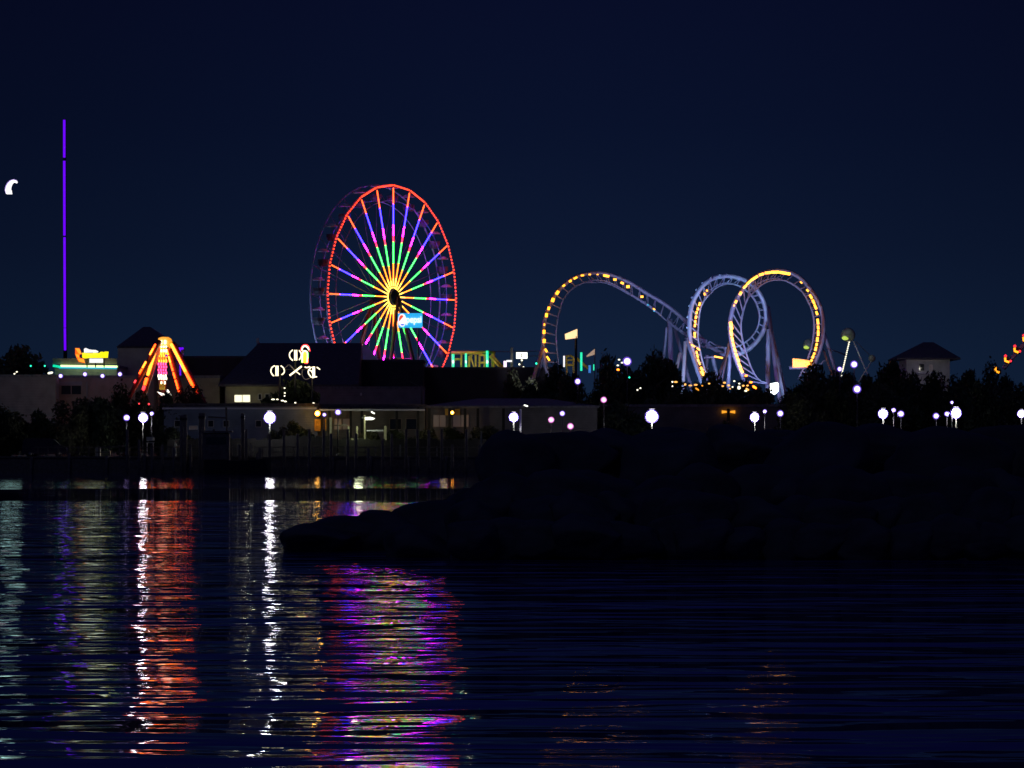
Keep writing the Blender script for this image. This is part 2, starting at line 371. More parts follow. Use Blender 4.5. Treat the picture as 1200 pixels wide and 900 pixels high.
for x in (386, 411, 424, 465, 490):
    b = MB(); b.box((W(x, 0, 444).x, 444, (GZ + W(0, 477.5, 444).z) / 2), (.26, .26, W(0, 477.5, 444).z - GZ)); b.build('porch_column', M['fence'], t)
b = MB(); b.box((W(436, 0, 445).x, 445, W(0, 479.5, 445).z), (S(124, 445), 2.6, .14)); b.build('porch_roof', M['roof'], t)
for x0, x1, yy, zz_ in ((190, 371, 478.6, 444.3), (374, 498, 480.4, 443.6)):
    b = MB(); b.box((W((x0 + x1) / 2, 0, zz_).x, zz_, W(0, yy, zz_).z), (S(x1 - x0, zz_), .06, .16)); tag(b.build('gutter', M['white_steel'], None), 'pale gutter along the eave of the %s waterfront building' % ('blue grey' if x0 < 200 else 'dark'), 'gutter')
t = building('marina_store', 'grey waterfront building with a shallow sloping roof left of the rock jetty', 499, 700, 478, 447, 14, 'wallg', 'roof2', rtop=467, rx=(560, 640), over=2)
for x0, x1 in ((508, 522), (531, 549)): window(t, x0, x1, 486.5, 500, 447, E['dimwin'], 'brown_wall')
for x in (503, 527, 545, 560, 590):
    b = MB(); b.box((W(x, 0, 444).x, 444, (GZ + W(0, 478.5, 444).z) / 2), (.28, .28, W(0, 478.5, 444).z - GZ)); b.build('porch_column', M['fence'], t)
b = MB(); b.tube([W(494, 452, 472), W(494, 474, 472)], .1, 6); b.tube([W(480, 447, 472), W(494, 454, 472)], .04, 5); tag(b.build('vent_pipe', M['pole']), 'thin grey vent pipe on the dark roof below the wheel', 'pipe')
t = building('park_office', 'long low tan building behind the rocks with two amber wall lights', 702, 922, 477, 462, 10, 'wallg', 'roof2', over=2)
for x, s in ((849, -1), (858.5, 1)):
    b = MB(); b.prism([(x + 3 * s, 481), (x - 2 * s, 481.5), (x - 3.6 * s, 483.3), (x + 3 * s, 484.5)][::s], 461.6, .3); b.build('wall_light', E['flame'], t)
b = MB(); b.box(W(853.6, 486, 461) , (S(3.4, 461), .5, S(14, 461))); b.build('pilaster', M['darkmetal'], t)
t = building('hill_house', 'cream house with a hip roof showing above the trees on the right', 1062, 1113, 421.5, 560, 11, 'white_wall', 'roof', rtop=401, rx=(1082, 1094), over=12)
window(t, 1077, 1083, 426.5, 434.5, 560, M['glass'], 'white_wall'); window(t, 1089, 1093, 427, 435, 560, E['warmwin'] and E['dimwin'], 'white_wall')
b = MB(); b.box((W(1085, 0, 559).x, 559.3, W(0, 437, 559).z), (S(20, 559), 1.2, .15)); b.build('balcony', M['white_steel'], t)
b = MB(); b.box((W(1085, 0, 559).x, 558.3, W(0, 422.6, 559).z), (3.2, .12, .06)); b.build('eave_light', E['dimwin'], t); point('porch_lamp', W(1087, 430, 554), (1, .95, .8), 45)

# ---------------------------------------------------------------- lamps
def lamp(px, py, r, label, D=436, kind='w', group='street lamps along the waterfront', pole=True, name='street_lamp', cat='street lamp', arm=0):
    """lamp on a post; r = apparent radius of the lit globe in photo pixels"""
    p = W(px, py, D); R_ = S(r * .88, D)
    t = thing(name, (p.x + arm, D, GZ if pole else p.z - R_), label, cat, group)
    core = {'w': 'lamp', 's': 'lampsm', 'p': 'lamppk', 'o': 'orange', 't': 'teal', 'r': 'redlamp'}[kind]
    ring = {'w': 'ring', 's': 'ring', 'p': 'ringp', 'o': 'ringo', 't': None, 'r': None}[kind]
    b = MB(); b.ball(p, R_ * .70, 12, 8); b.build('globe', E[core], t)
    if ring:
        b = MB(); b.ball(p + Vector((0, R_ * .55, 0)), R_ * 1.04, 16, 10, (1, .35, 1)); b.build('halo_shell', E[ring], t)  # added glowing shell standing in for the halo round the lamp
    b = MB(); b.box(p + Vector((0, R_ * .3, R_ * 1.14)), (R_ * .9, R_ * 1.3, R_ * .14), 0, R_ * .05); b.build('cap', M['darkmetal'], t)
    if pole:
        b = MB(); b.tube([(p.x + arm, D + .02, GZ), (p.x + arm, D + .02, p.z - R_ * 1.0)], [.09, .06], 8)
        if arm: b.tube([(p.x + arm, D + .02, p.z - R_), (p.x, D + .02, p.z - R_ * 1.02)], .05, 6)
        b.tube([(p.x + arm, D + .02, GZ), (p.x + arm, D + .02, GZ + .4)], .18, 8); b.build('post', M['pole' if r > 6 else 'darkmetal'], t)
    else:
        b = MB(); b.box(p + Vector((0, R_ * 1.2, 0)), (R_ * .5, R_ * .9, R_ * .5)); b.build('bracket', M['darkmetal'], t)
    return t
L = [
 (148, 489.5, 4.2, 'smaller violet lamp just left of the bright lamp near the red ride', 's'),
 (167.5, 489.5, 6.6, 'bright white lamp with violet edge standing below the red lit ride', 'w'),
 (178, 484.5, 2.6, 'tiny white lamp just above and right of the lamp below the red ride', 's'),
 (316, 489.5, 8.2, 'brightest lamp on the left waterfront, white on a pale post', 'w'),
 (396, 483, 4.0, 'violet white lamp above the left pier shelter', 's'),
 (380, 486, 2.6, 'small violet lamp touching the orange lamp', 's'),
 (602, 489, 6.6, 'white lamp on a pale post just left of the rock jetty', 'w'),
 (646, 492, 4.0, 'pink lamp, left one of the three over the jetty edge', 'p'),
 (659, 484.5, 3.6, 'violet lamp, highest of the three over the jetty edge', 's'),
 (668.5, 499.5, 4.2, 'pink lamp, lowest of the three over the jetty edge', 'p'),
 (707.5, 468.5, 4.0, 'pink lamp in the dark trees left of the largest lamp', 'p'),
 (764, 488, 9.0, 'largest and brightest lamp above the middle of the rock jetty', 'w'),
 (884.5, 489, 6.4, 'white lamp right of the two amber wall lights', 'w'),
 (896.5, 482, 2.6, 'tiny violet lamp between the two lamps under the floodlit panel', 's'),
 (914.5, 484.5, 4.4, 'violet white lamp with a short bright post below it, right of the amber wall lights', 's'),
 (1035, 485, 6.8, 'white lamp, leftmost of the bright cluster on the right shore', 'w'),
 (1047.5, 480.5, 2.8, 'tiny lamp above the gap in the pair on the right shore', 's'),
 (1056, 485, 4.4, 'violet white lamp beside the leftmost bright lamp on the right shore', 's'),
 (1097, 487.5, 4.2, 'violet lamp left of the large right shore lamp', 's'),
 (1109.5, 485, 3.2, 'small white lamp touching the large right shore lamp', 's'),
 (1120.5, 484, 7.6, 'largest lamp on the right shore, white with a soft halo', 'w'),
 (1115.5, 471.5, 2.2, 'tiny lamp directly above the largest right shore lamp', 's'),
 (1197, 485, 5.4, 'white lamp at the far right edge of the shore', 'w'),
]
for px, py, r, lab, k in L: lamp(px, py, r, lab, 436 if px < 690 else 441, k)
lamp(372, 484.5, 4.0, 'orange lamp glowing under the eave of the dark waterfront building', 445.4, 'o', 'orange lamps', False, 'wall_lamp', 'wall lamp')
lamp(530, 483.5, 2.4, 'small orange lamp under the eave left of the jetty lamp', 445.4, 'o', 'orange lamps', False, 'wall_lamp', 'wall lamp')
for x0, x1, y0, y1, lb in ((368.5, 375.5, 491, 505, 'wide painted orange glow below the orange lamp'), (379, 382.5, 491, 505, 'narrow painted orange glow beside the orange lamp')):
    b = MB(); b.pbox(x0, x1, y0, y1, 445.9, .4); o = b.build('wall_glow', principled('orange_glow_' + str(int(x0)), (.75, .42, .06), .7), None); tag(o, lb, 'wall_glow')  # orange light on the wall, put in as coloured blocks
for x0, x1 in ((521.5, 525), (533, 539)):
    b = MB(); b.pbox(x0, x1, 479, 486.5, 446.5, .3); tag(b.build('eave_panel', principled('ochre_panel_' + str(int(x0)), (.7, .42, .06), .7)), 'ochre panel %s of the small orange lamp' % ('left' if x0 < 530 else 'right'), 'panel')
for px, py, r, lab in ((735, 423.5, 6.0, 'large violet lamp on the tree tops under the coaster slope'), (677, 447, 4.2, 'violet lamp in the trees below the orange flag'),
                       (1004.5, 456, 5.6, 'violet lamp in the trees below the lattice ball tower'), (1001, 427, 5.0, 'violet lamp high beside the lattice ball tower'), (984, 432.5, 3.4, 'small violet lamp at the foot of the bulb lit lattice leg')):
    lamp(px, py, r, lab, 462 if px != 1004.5 else 450, 's', 'lamps among the trees')
for px, py, lab in ((71, 440.5, 'roof edge lamp, first from the left on the brown hall'), (99.5, 438.5, 'roof edge lamp, second from the left on the brown hall'), (120, 440.5, 'roof edge lamp, third from the left on the brown hall'), (140.5, 438.5, 'roof edge lamp nearest the red ride on the brown hall')):
    lamp(px, py, 3.0, lab, 485, 's', 'lamps on the roof edge of the brown hall', False, 'roof_lamp', 'lamp')
for px, py, r, k, lab in ((36, 428.8, 1.5, 't', 'small green lamp in the dark tree, farther left one'), (52.5, 428.8, 1.5, 't', 'small green lamp beside the neon eave'),
                       (628.5, 426, 1.9, 't', 'green lamp on the left coaster footing'), (737.5, 442.3, 1.6, 't', 'green lamp in the trees under the violet lamp'),
                       (39.5, 507.5, 1.5, 'r', 'single red lamp low on the far left shore'), (163, 473, 1.3, 'r', 'dim red lamp left above the waterfront lamp'), (174.5, 473.5, 1.7, 'r', 'red lamp directly above the bright lamp below the red ride'),
                       (201, 466.5, 1.5, 'r', 'pink red lamp at the foot of the red ride'), (341.5, 452.7, 1.2, 'r', 'faint red lamp in the dark tree below the bulb lettering')):
    lamp(px, py, r, lab, 441 if py > 470 else 465, k, None, px < 70 and py > 470, 'signal_lamp', 'small lamp')
# small fixtures in the foliage
def bulb(px, py, w_, h_, D, mat, label, group, ang=0):
    p = W(px, py, D); b = MB(); dx = S(w_ / 2, D)
    d = Vector((math.cos(ang) * dx, 0, math.sin(ang) * dx)); b.tube([p - d, p - d * .4, p + d * .4, p + d], [S(h_, D) * .3, S(h_, D) * .5, S(h_, D) * .5, S(h_, D) * .3], 6)
    tag(b.build('string_light', E[mat]), label, 'light bulb', group)
amb = [(788, 447.5, 2, 1.6, 'sparkw'), (792, 447.6, 4, 2, 'spark'), (803, 450.5, 2.4, 2.4, 'spark'), (809, 451.7, 4, 1.6, 'spark'), (815.3, 451, 4, 2, 'spark'), (817, 456, 5, 2, 'flame'), (823, 452, 2, 1.6, 'flame'), (831, 449.5, 2.4, 1.8, 'spark'),
       (849, 448.5, 3.2, 2.2, 'spark'), (847, 452.5, 2.6, 1.8, 'spark'), (854, 451.6, 3, 2.2, 'spark'), (858.5, 453.5, 2, 1.4, 'sparkw'), (860.5, 446.6, 2.2, 1.6, 'sparkw'), (866, 454.3, 3.2, 4.2, 'sparkw'), (866.3, 449.5, 2, 1.6, 'sparkw'),
       (871, 452, 2.8, 2, 'spark'), (875.8, 456.2, 4.2, 2.4, 'spark'), (874, 458, 3, 2, 'sparkw'), (876, 451.8, 2.6, 1.8, 'spark'), (880, 448, 3.4, 2.2, 'y'), (884.3, 453.8, 5.4, 2.6, 'y'), (874.3, 440.3, 3.2, 2.2, 'y'), (788, 452.6, 1.6, 1.4, 'sparkw'), (855.5, 455.6, 2, 1.4, 'spark')]
for x, y, a, h, m in amb: bulb(x, y, a, h, 452, m, 'small amber bulb in the row of lights in the trees under the coaster loops', 'amber bulbs under the coaster loops', -.6 if x in (817, 884.3, 875.8) else 0)
for x, y in ((747, 457), (750.5, 454.8)): bulb(x, y, 2, 1.6, 452, 'sparkw', 'one of two tiny pale bulbs in the trees left of the amber bulbs', 'two pale bulbs')
for x, y, a in ((320, 468, 4), (325, 468, 2.4), (331, 469.5, 3.4), (334.3, 470.4, 3), (333.5, 454.8, 1.8), (333.8, 460.5, 1.8), (333.5, 464, 1.6), (346, 472, 2), (367.5, 472.5, 2.6)):
    bulb(x, y, a, 1.5, 449, 'sparkw', 'tiny white bulb in the dark tree under the bulb lettering', 'white bulbs in the lettering tree')
for x, y in ((17, 438), (19.7, 435.8)): bulb(x, y, 2, 1.4, 466, 'sparkw', 'one of two tiny white bulbs in the far left tree', 'two white bulbs far left')
bulb(59, 437, 6, 2.4, 465, 'sparkw', 'curved white bulb at the left end of the neon eave', None, .2)
for x, y in ((725.5, 421.5), (724, 428.2), (729, 425)): bulb(x, y, 2.4, 1.6, 460, 'sparkw', 'tiny white bulb beside the large violet lamp', 'white bulbs by the violet lamp')
bulb(724.3, 433.2, 3, 2.2, 460, 'y', 'small yellow bulb under the large violet lamp', None)

# ---------------------------------------------------------------- neon sign over the snack bar
t = thing('roof_sign', W(108, 428, 496), 'flame shaped neon sign with white and yellow lettering on the snack bar roof', 'neon sign')
D = 496
b = MB(); b.prism([(88, 408), (92.5, 408.6), (95, 414.5), (92.5, 414.6)], D, .4); b.prism([(88.5, 415), (91.5, 415.5), (92.2, 419), (90.2, 418.8)], D, .4); b.prism([(91, 420), (97.5, 421), (99, 425), (96, 424.4), (93, 423.6)], D, .4); b.build('flame', E['flame'], t)
b = MB(); b.prism([(88.2, 407.8), (93, 408), (95.8, 415), (93, 415.2), (92.8, 419.2), (98, 420.2), (99.6, 425.6), (92, 424), (89.8, 419.5), (88, 415)], D + .45, .2); b.build('flame_back', E['sf'], t)
b = MB(); b.prism([(98.4, 408.8), (100.5, 407.8), (104, 409.4), (108, 410), (112, 410.2), (114.8, 411.6), (114.6, 413), (98.6, 413.2)][::-1], D - .2, .4); b.build('lettering', E['signwhite'], t)
b = MB(); b.prism([(96.4, 413.4), (99, 413.4), (99.3, 414), (109, 414.2), (110, 413.2), (112, 413.4), (113, 414), (116, 414), (117.8, 412.4), (120, 412.2), (121, 413), (123, 412), (126.8, 412), (126, 419.2), (110, 419.2), (104, 419.4), (99, 420), (96.4, 419)][::-1], D, .4); b.build('lettering', E['signyellow'], t)
b = MB(); b.pbox(104.8, 120.3, 420.2, 425, D, .4); b.build('sign_box', E['signwhite'], t)
b = MB()
for x in (102, 112, 122): b = MB(); b.tube([W(x, 414, D + .5), W(x, 430.5, D + .5)], .08, 6); b.build('mast', M['darkmetal'], t)

# ---------------------------------------------------------------- purple drop tower
D = 560
t = thing('observation_mast', (W(75.5, 0, D).x, D, GZ), 'tall slender mast glowing purple in three long segments', 'ride tower')
for y0, y1, x0, x1 in ((140.5, 184.5, 75.3, 75.3), (188.5, 276, 75.3, 75.5), (278, 384, 75.6, 76), (384.6, 410.5, 76, 76.3)):
    b = MB(); b.tube([W(x0, y0, D), W(x1, y1, D)], S(1.35, D), 8); b.build('light_tube', E['purple'], t)
b = MB(); b.tube([(W(76.2, 0, D).x, D + .6, GZ), (W(75.3, 0, D).x, D + .6, W(0, 139.5, D).z)], [.3, .16], 8); b.build('mast', M['darkmetal'], t)

# ---------------------------------------------------------------- crescent moon
D = 3000
t = thing('moon', W(13, 218, D), 'small bright white crescent moon at the upper left', 'moon')
outer = [(7.2, 227), (6.2, 223), (7, 219), (9, 215), (12, 212), (15.5, 210.6), (19, 211.6), (19.6, 213.4)]
inner = [(18.4, 214.4), (17, 213), (15, 213.6), (13.2, 215.6), (12.2, 218.4), (11.8, 221.4), (12.6, 223.2), (13.2, 227)]
b = MB(); b.prism(outer + inner, D, 6); b.build('crescent', E['moon'], t)
o2 = [(x - .7 if x < 14 else x + .2, y - .6) for x, y in outer]
b = MB(); b.prism(o2 + inner, D + 7, 4); b.build('limb', E['moonv'], t)

# ---------------------------------------------------------------- red A-frame ride
D = 470
t = thing('pendulum_ride', (W(190, 0, D).x, D, GZ), 'A-frame ride outlined in red and orange lights with a lit centre column', 'fairground ride')
def leg_line(p0, p1, Dt, Db, r=.16): return W(*p0, Dt), W(*p1, Db)
legs = [((184, 400), (150, 462), D - 1, D - 6, [(.06, .12, 'ga'), (.14, .25, 'gy'), (.39, .50, 'gy'), (.53, .61, 'ga'), (.74, .78, 'redlamp')], .10),
        ((184, 405), (166, 462), D, D - 5, [(.02, .60, 'gy'), (.68, .80, 'ga'), (.84, .9, 'redlamp')], .17),
        ((195, 409), (211, 464), D, D + 4, [(.02, .12, 'gy'), (.16, .28, 'gy'), (.30, .38, 'ga'), (.40, .46, 'ga'), (.50, .62, 'ga'), (.66, .9, 'ga')], .10),
        ((200, 402), (232, 464), D - 1, D - 5, [(.02, .55, 'gy'), (.55, .92, 'ga'), (.94, .97, 'redlamp')], .15)]
for (p0, p1, Dt, Db, segs, r) in legs:
    a = W(*p0, Dt); c = W(*p1, Db); c2 = c + (c - a) * ((a.z - GZ) / max(.1, a.z - c.z) - 1)
    b = MB(); b.tube([a + Vector((.25, .5, 0)), c2 + Vector((.25, .5, 0))], .28, 8); lg = b.build('leg', M['red_steel'], t)
    for s0, s1, m in segs:
        b = MB(); b.tube([a.lerp(c, s0), a.lerp(c, s1)], r, 6); q = b.build('light_strip', E[m], lg)
b = MB(); b.prism([(186, 396), (190, 394.8), (197, 395), (199.8, 397), (201.5, 402), (199, 408), (195, 405), (186, 405.5), (184, 401)][::-1], D - .2, 1.2); b.build('crown', E['gcap'], t)
b = MB()
for x, y in ((188.5, 401), (193.4, 401)): b.pbox(x - 1.1, x + 1.1, y - 2.2, y + 2.2, D - .5, .3)
b.build('crown_light', E['gw'], t)
b = MB(); b.tube([(W(190, 0, D).x, D + .8, GZ), W(190, 404, D + .8)], .45, 8); b.build('column', M['red_steel'], t)
rows = [(405.5, 'gw', 1), (408.5, 'gy', 0), (411, 'gw', 1), (414, 'gy', 0), (417, 'gy', 1), (420, 'ga', 0), (423, 'gy', 1), (426.5, 'pink', 0), (430, 'pink', 1), (433.5, 'pink', 0), (437, 'pink', 1), (440.5, 'gw', 0), (443.5, 'gw', 1), (448.5, 'gw', 0)]
for y, m, k in rows:
    b = MB()
    for x in ((185.6, 188.4, 191.2, 194) if y < 446 else (189, 193)):
        xx = x + (.7 if k else 0); h = 1.1 + .8 * random.random()
        b.pbox(xx - .75, xx + .75, y - h, y + h, D - .1, .3)
    b.build('column_light', E[m], t)
b = MB(); b.prism([(194, 457), (196.5, 456.5), (201, 464), (198, 464.5)], D - 1, .5); b.prism([(184, 459), (192, 461.5), (194, 464), (189, 463.5)], D - 1, .5); b.build('platform_light', E['whitelit'], t)
b = MB(); b.pbox(186.6, 193.4, 449.5, 456.5, D - .1, .3); b.build('gate', M['yellow_steel'], t)
b = MB(); b.tube([W(206, 408.6, D + 8), W(215, 408.4, D + 8)], .13, 6); b.tube([W(211, 409, D + 8), W(211.4, 440, D + 8)], .08, 6)
b.cur = 0; tag(b.build('sign_bar', E['purple']), 'short violet light bar right of the red ride top', 'light bar')
b = MB(); b.ball(W(195, 416.7, D - 2), S(1.6, D), 8, 6); tag(b.build('lamp_dot', E['ring']), 'violet lamp inside the red ride near its centre column', 'small lamp')

# ---------------------------------------------------------------- Ferris wheel
DW = 534; hub = W(461, 348, DW); RW = 14.0; yaw = R(56.5)
TU = Vector((math.cos(yaw), math.sin(yaw), 0)); UP = Vector((0, 0, 1)); NN = Vector((-math.sin(yaw), math.cos(yaw), 0)); WD = 2.6
fw = thing('ferris_wheel', (hub.x, hub.y, GZ), 'giant Ferris wheel seen at an angle with multicoloured LED spokes and a red rim', 'Ferris wheel')
def on(a, r, d=0.0): return hub + TU * (math.sin(a) * r) + UP * (math.cos(a) * r) + NN * d
NS = 24
SEG = [(1.4, 2.3, 'yw', .065), (2.3, 4.2, 'y', .06), (4.2, 6.9, 'g', .068), (6.9, 7.7, 'r', .065), (7.7, 9.0, 'm', .068), (9.0, 11.6, 'b', .068), (11.6, 13.65, 'o', .065)]
for k in range(NS):
    a = 2 * math.pi * k / NS
    b = MB(); b.mat(M['gondola'])
    b.tube([on(a, .9, .15), on(a, 13.9, .15)], .05, 5)
    for r0, r1, m, rr in SEG:
        b.mat(E[m]); j = .25 * math.sin(k * 2.4)
        b.tube([on(a, r0 + (j if r0 > 2 else 0), 0), on(a, r1 + (j if r1 < 13 else 0), 0)], rr, 6)
    sp_ = b.build('spoke', None, fw)
    a1 = 2 * math.pi * (k + 1) / NS
    b = MB(); A = on(a, RW); B_ = on(a1, RW)
    upper = math.cos((a + a1) / 2) > .80
    nb = 8
    for i in range(nb):
        s0 = (i + .3) / nb; s1 = (i + .7) / nb
        if upper: s0, s1 = i / nb * .92 + .04, (i + 1) / nb * .92 + .04
        b.tube([A.lerp(B_, s0), A.lerp(B_, s1)], .095, 6, caps=True)
    b.build('rim_lights', E['rim'], fw)
n = 96
for d, nm in ((.16, 'front_rim'), (WD, 'rear_rim')):
    b = MB(); b.tube([on(2 * math.pi * i / n, RW + .05, d) for i in range(n)], .10 if d > 1 else .07, 6, closed=True)
    b.tube([on(2 * math.pi * i / n, RW * .86, d) for i in range(n)], .05, 5, closed=True); b.build(nm, M['rimsteel'], fw)
for k in range(NS):
    a = 2 * math.pi * (k + .0) / NS
    b = MB(); b.tube([on(a, .9, WD), on(a, RW, WD)], .05, 5); b.build('rear_spoke', M['gondola'], fw)
    a = 2 * math.pi * (k + .5) / NS
    b = MB(); b.tube([on(a, RW, .16), on(a, RW, WD)], .045, 5); b.tube([on(a, RW * .86, .16), on(a + .13, RW, WD)], .03, 5); b.build('cross_bar', M['gondola'], fw)
# gondolas
def gondola_mesh():
    b = MB(); pr = [(.25, -2.0), (.55, -1.9), (.72, -1.5), (.74, -1.1), (.70, -1.08), (.66, -1.45), (.3, -1.8)]
    n_ = 12; v = []; f = []
    for r, z in pr:
        for k in range(n_): v.append((r * math.cos(2 * math.pi * k / n_), r * math.sin(2 * math.pi * k / n_), z))
    for i in range(len(pr) - 1):
        for k in range(n_): f.append((i * n_ + k, i * n_ + (k + 1) % n_, (i + 1) * n_ + (k + 1) % n_, (i + 1) * n_ + k))
    f.append(tuple(range(n_))[::-1]); b.add(v, f, True)
    b.tube([(0, 0, -1.95), (0, 0, 0)], .04, 6)
    b2 = MB(); v = [(0, 0, .25)]; f = []
    for r, z in ((.35, .18), (.65, 0), (.78, -.12), (.70, -.16)):
        for k in range(n_): v.append((r * math.cos(2 * math.pi * k / n_), r * math.sin(2 * math.pi * k / n_), z))
    for k in range(n_): f.append((0, 1 + k, 1 + (k + 1) % n_))
    for i in range(3):
        for k in range(n_): f.append((1 + i * n_ + k, 1 + (i + 1) * n_ + k, 1 + (i + 1) * n_ + (k + 1) % n_, 1 + i * n_ + (k + 1) % n_))
    f.append(tuple(1 + 3 * n_ + k for k in range(n_))); b2.add(v, f, True)
    return b, b2
gb, gc = gondola_mesh()
mg = bpy.data.meshes.new('gondola'); mg.from_pydata([tuple(v) for v in gb.v], [], gb.f); mg.materials.append(M['gondola'])
mc = bpy.data.meshes.new('canopy'); mc.from_pydata([tuple(v) for v in gc.v], [], gc.f); mc.materials.append(M['white_steel'])
for k in range(NS):
    a = 2 * math.pi * (k + .5) / NS; p = on(a, RW, WD * .55)
    g = bpy.data.objects.new('gondola', mg); COL.objects.link(g); g.parent = fw; g.location = p - fw.location
    c_ = bpy.data.objects.new('canopy', mc); COL.objects.link(c_); c_.parent = g
b = MB(); b.tube([on(0, 0, -.25), on(0, 0, WD + .4)], .5, 16); b.tube([on(0, 0, -.3), on(0, 0, -.2)], .95, 20); b.tube([on(0, 0, -.42), on(0, 0, -.3)], .5, 16); b.build('hub', M['darkmetal'], fw)
b = MB(); b.tube([on(2 * math.pi * i / 24, 1.2, 0) for i in range(24)], .06, 6, closed=True); b.build('hub_lights', E['yw'], fw)
for d, sgn in ((-.75, -1), (WD + .6, 1)):
    for s in (-1, 1):
        foot = Vector((hub.x, hub.y, GZ)) + TU * (s * 6.0) + NN * (d + sgn * 1.5)
        b = MB(); b.tube([on(0, 0, d), foot], [.22, .3], 8); b.build('support_leg', M['maroon'] if d < 0 else M['redleg'], fw)
    b = MB(); p = Vector((hub.x, hub.y, GZ)); b.tube([p + UP * 7 + TU * 4.3 + NN * d, p + UP * 7 - TU * 4.3 + NN * d], .12, 6); b.tube([p + UP * 12 + TU * 2.9 + NN * d, p + UP * 12 - TU * 2.9 + NN * d], .12, 6); b.build('brace', M['maroon'], fw)
b = MB(); b.box(Vector((hub.x, hub.y, GZ + 1.2)), (14, 9, 2.4), yaw); b.build('platform', M['darkmetal'], fw)
# cola sign in front of the wheel, hung on its mount
sgn = thing('wheel_sign', W(480.7, 375, DW - 4), 'cyan soft drink sign with round red and blue emblem lit below the wheel hub', 'sign')
Ds = DW - 4
b = MB(); b.pbox(466.2, 495, 367, 384, Ds, .5); b.build('sign_panel', E['cyan'], sgn)
b = MB(); c0 = W(471.3, 375.3, Ds - .05); r0 = S(7.6, Ds); sx = .62
def disc(b, c, rx, rz, y, n=28, lo=0, hi=2 * math.pi):
    pts = [c + Vector((math.cos(lo + (hi - lo) * i / n) * rx, y, math.sin(lo + (hi - lo) * i / n) * rz)) for i in range(n if hi - lo > 6 else n + 1)]
    m_ = len(pts); bk = [p + Vector((0, .04, 0)) for p in pts]
    b.add(pts + bk, [tuple(range(m_)), tuple(range(2 * m_ - 1, m_ - 1, -1))] + [(i, m_ + i, m_ + (i + 1) % m_, (i + 1) % m_) for i in range(m_)])
disc(b, c0, r0 * sx, r0, 0); b.build('emblem', E['signwhite'], sgn)
b = MB(); disc(b, c0 + Vector((-.06, 0, .02)), r0 * sx * .72, r0 * .78, -.05, 20, R(48), R(200)); b.build('emblem_red', E['signred'], sgn)
b = MB(); disc(b, c0 + Vector((.03, 0, -.04)), r0 * sx * .72, r0 * .78, -.05, 16, R(222), R(318)); b.build('emblem_blue', E['signblue'], sgn)
def text(body, loc, size, mat, parent, name, bold=.012, sx=1.0, ext=.02):
    cu = bpy.data.curves.new('t', 'FONT'); cu.body = body; cu.size = size; cu.extrude = ext; cu.offset = bold; cu.align_x = 'CENTER'; cu.align_y = 'CENTER'
    o = bpy.data.objects.new('t', cu); COL.objects.link(o); bpy.context.view_layer.update()
    me = bpy.data.meshes.new_from_object(o.evaluated_get(bpy.context.evaluated_depsgraph_get())); bpy.data.objects.remove(o)
    me.transform(Matrix.Rotation(R(90), 4, 'X') @ Matrix.Diagonal((sx, 1, 1, 1))); me.name = name
    me.materials.clear(); me.materials.append(mat)
    q = bpy.data.objects.new(name, me); COL.objects.link(q)
    if parent: q.parent = parent; q.location = Vector(loc) - parent_world(parent)
    else: q.location = loc
    return q
text('pepsi', W(485, 374.6, Ds - .12), 1.2, E['signwhite'], sgn, 'lettering', .02, .78)
b = MB(); b.tube([W(470, 375, Ds + .9), W(470, 352, DW - .6)], .1, 6); b.tube([W(490, 383, Ds + .9), (W(490, 0, Ds).x, Ds + 1.5, GZ + 2.4)], .12, 6); b.build('bracket', M['darkmetal'], sgn)

# ---------------------------------------------------------------- bulb lettering on the tree tower
D = 452
t = thing('bulb_sign', (W(345, 0, D).x, D, GZ), 'fairground sign of bulb outlined rings, a cross and a red capped lolly shape', 'sign')
def Q(x, y): return W(280 + x / 10, 395 + y / 10, D)
def stroke(pts, r, mat, nm='bulb_letter', cat=None):
    b = MB(); b.tube(catmull([Q(*p) for p in pts], 4) if len(pts) > 2 else [Q(*p) for p in pts], S(r, D), 6); return b.build(nm, E[mat], t)
for st in ([(630, 150), (600, 180), (592, 215), (605, 250), (632, 276)], [(705, 155), (728, 190), (728, 230), (705, 270)], [(420, 334), (385, 360), (374, 400), (388, 435), (412, 456)], [(490, 336), (520, 360), (533, 398), (522, 425), (500, 442)],
           [(850, 352), (818, 385), (815, 425), (850, 475)], [(860, 478), (885, 468), (915, 465)], [(770, 348), (795, 358), (832, 345)], [(912, 352), (950, 380)], [(820, 385), (850, 400), (870, 440)]): stroke(st, .62, 'cream')
for st in ([(655, 152), (655, 274)], [(676, 152), (676, 274)], [(436, 336), (436, 456)], [(456, 336), (456, 456)], [(868, 346), (868, 470)], [(884, 346), (884, 466)]): stroke(st, .75, 'cream')
stroke([(735, 342), (595, 450)], 1.0, 'cream')
stroke([(600, 340), (660, 392)], .4, 'creamd'); stroke([(670, 402), (716, 440)], .5, 'cream')
for st in ([(540, 362), (590, 325), (640, 370)], [(745, 380), (740, 450), (780, 495), (830, 480)]): stroke(st, .35, 'creamd')
stroke([(724, 168), (738, 112), (775, 90), (815, 110), (832, 168)], .62, 'redlamp', 'lolly_cap')
stroke([(738, 158), (748, 118), (778, 106), (808, 124), (822, 152)], .75, 'gw', 'lolly_cap')
b = MB(); b.prism([(280 + x / 10, 395 + y / 10) for x, y in ((745, 165), (800, 165), (812, 195), (812, 298), (738, 300), (740, 190))], D + .1, .3); b.build('lolly_body', E['signyellow'], t)
stroke([(742, 296), (745, 190), (770, 160), (800, 180), (803, 230), (798, 296)], .6, 'gw', 'lolly_outline'); stroke([(812, 180), (813, 240)], .4, 'green', 'lolly_edge'); stroke([(732, 230), (732, 300)], .4, 'green', 'lolly_edge'); stroke([(808, 250), (806, 303), (770, 306)], .4, 'redlamp', 'lolly_edge')
b = MB()
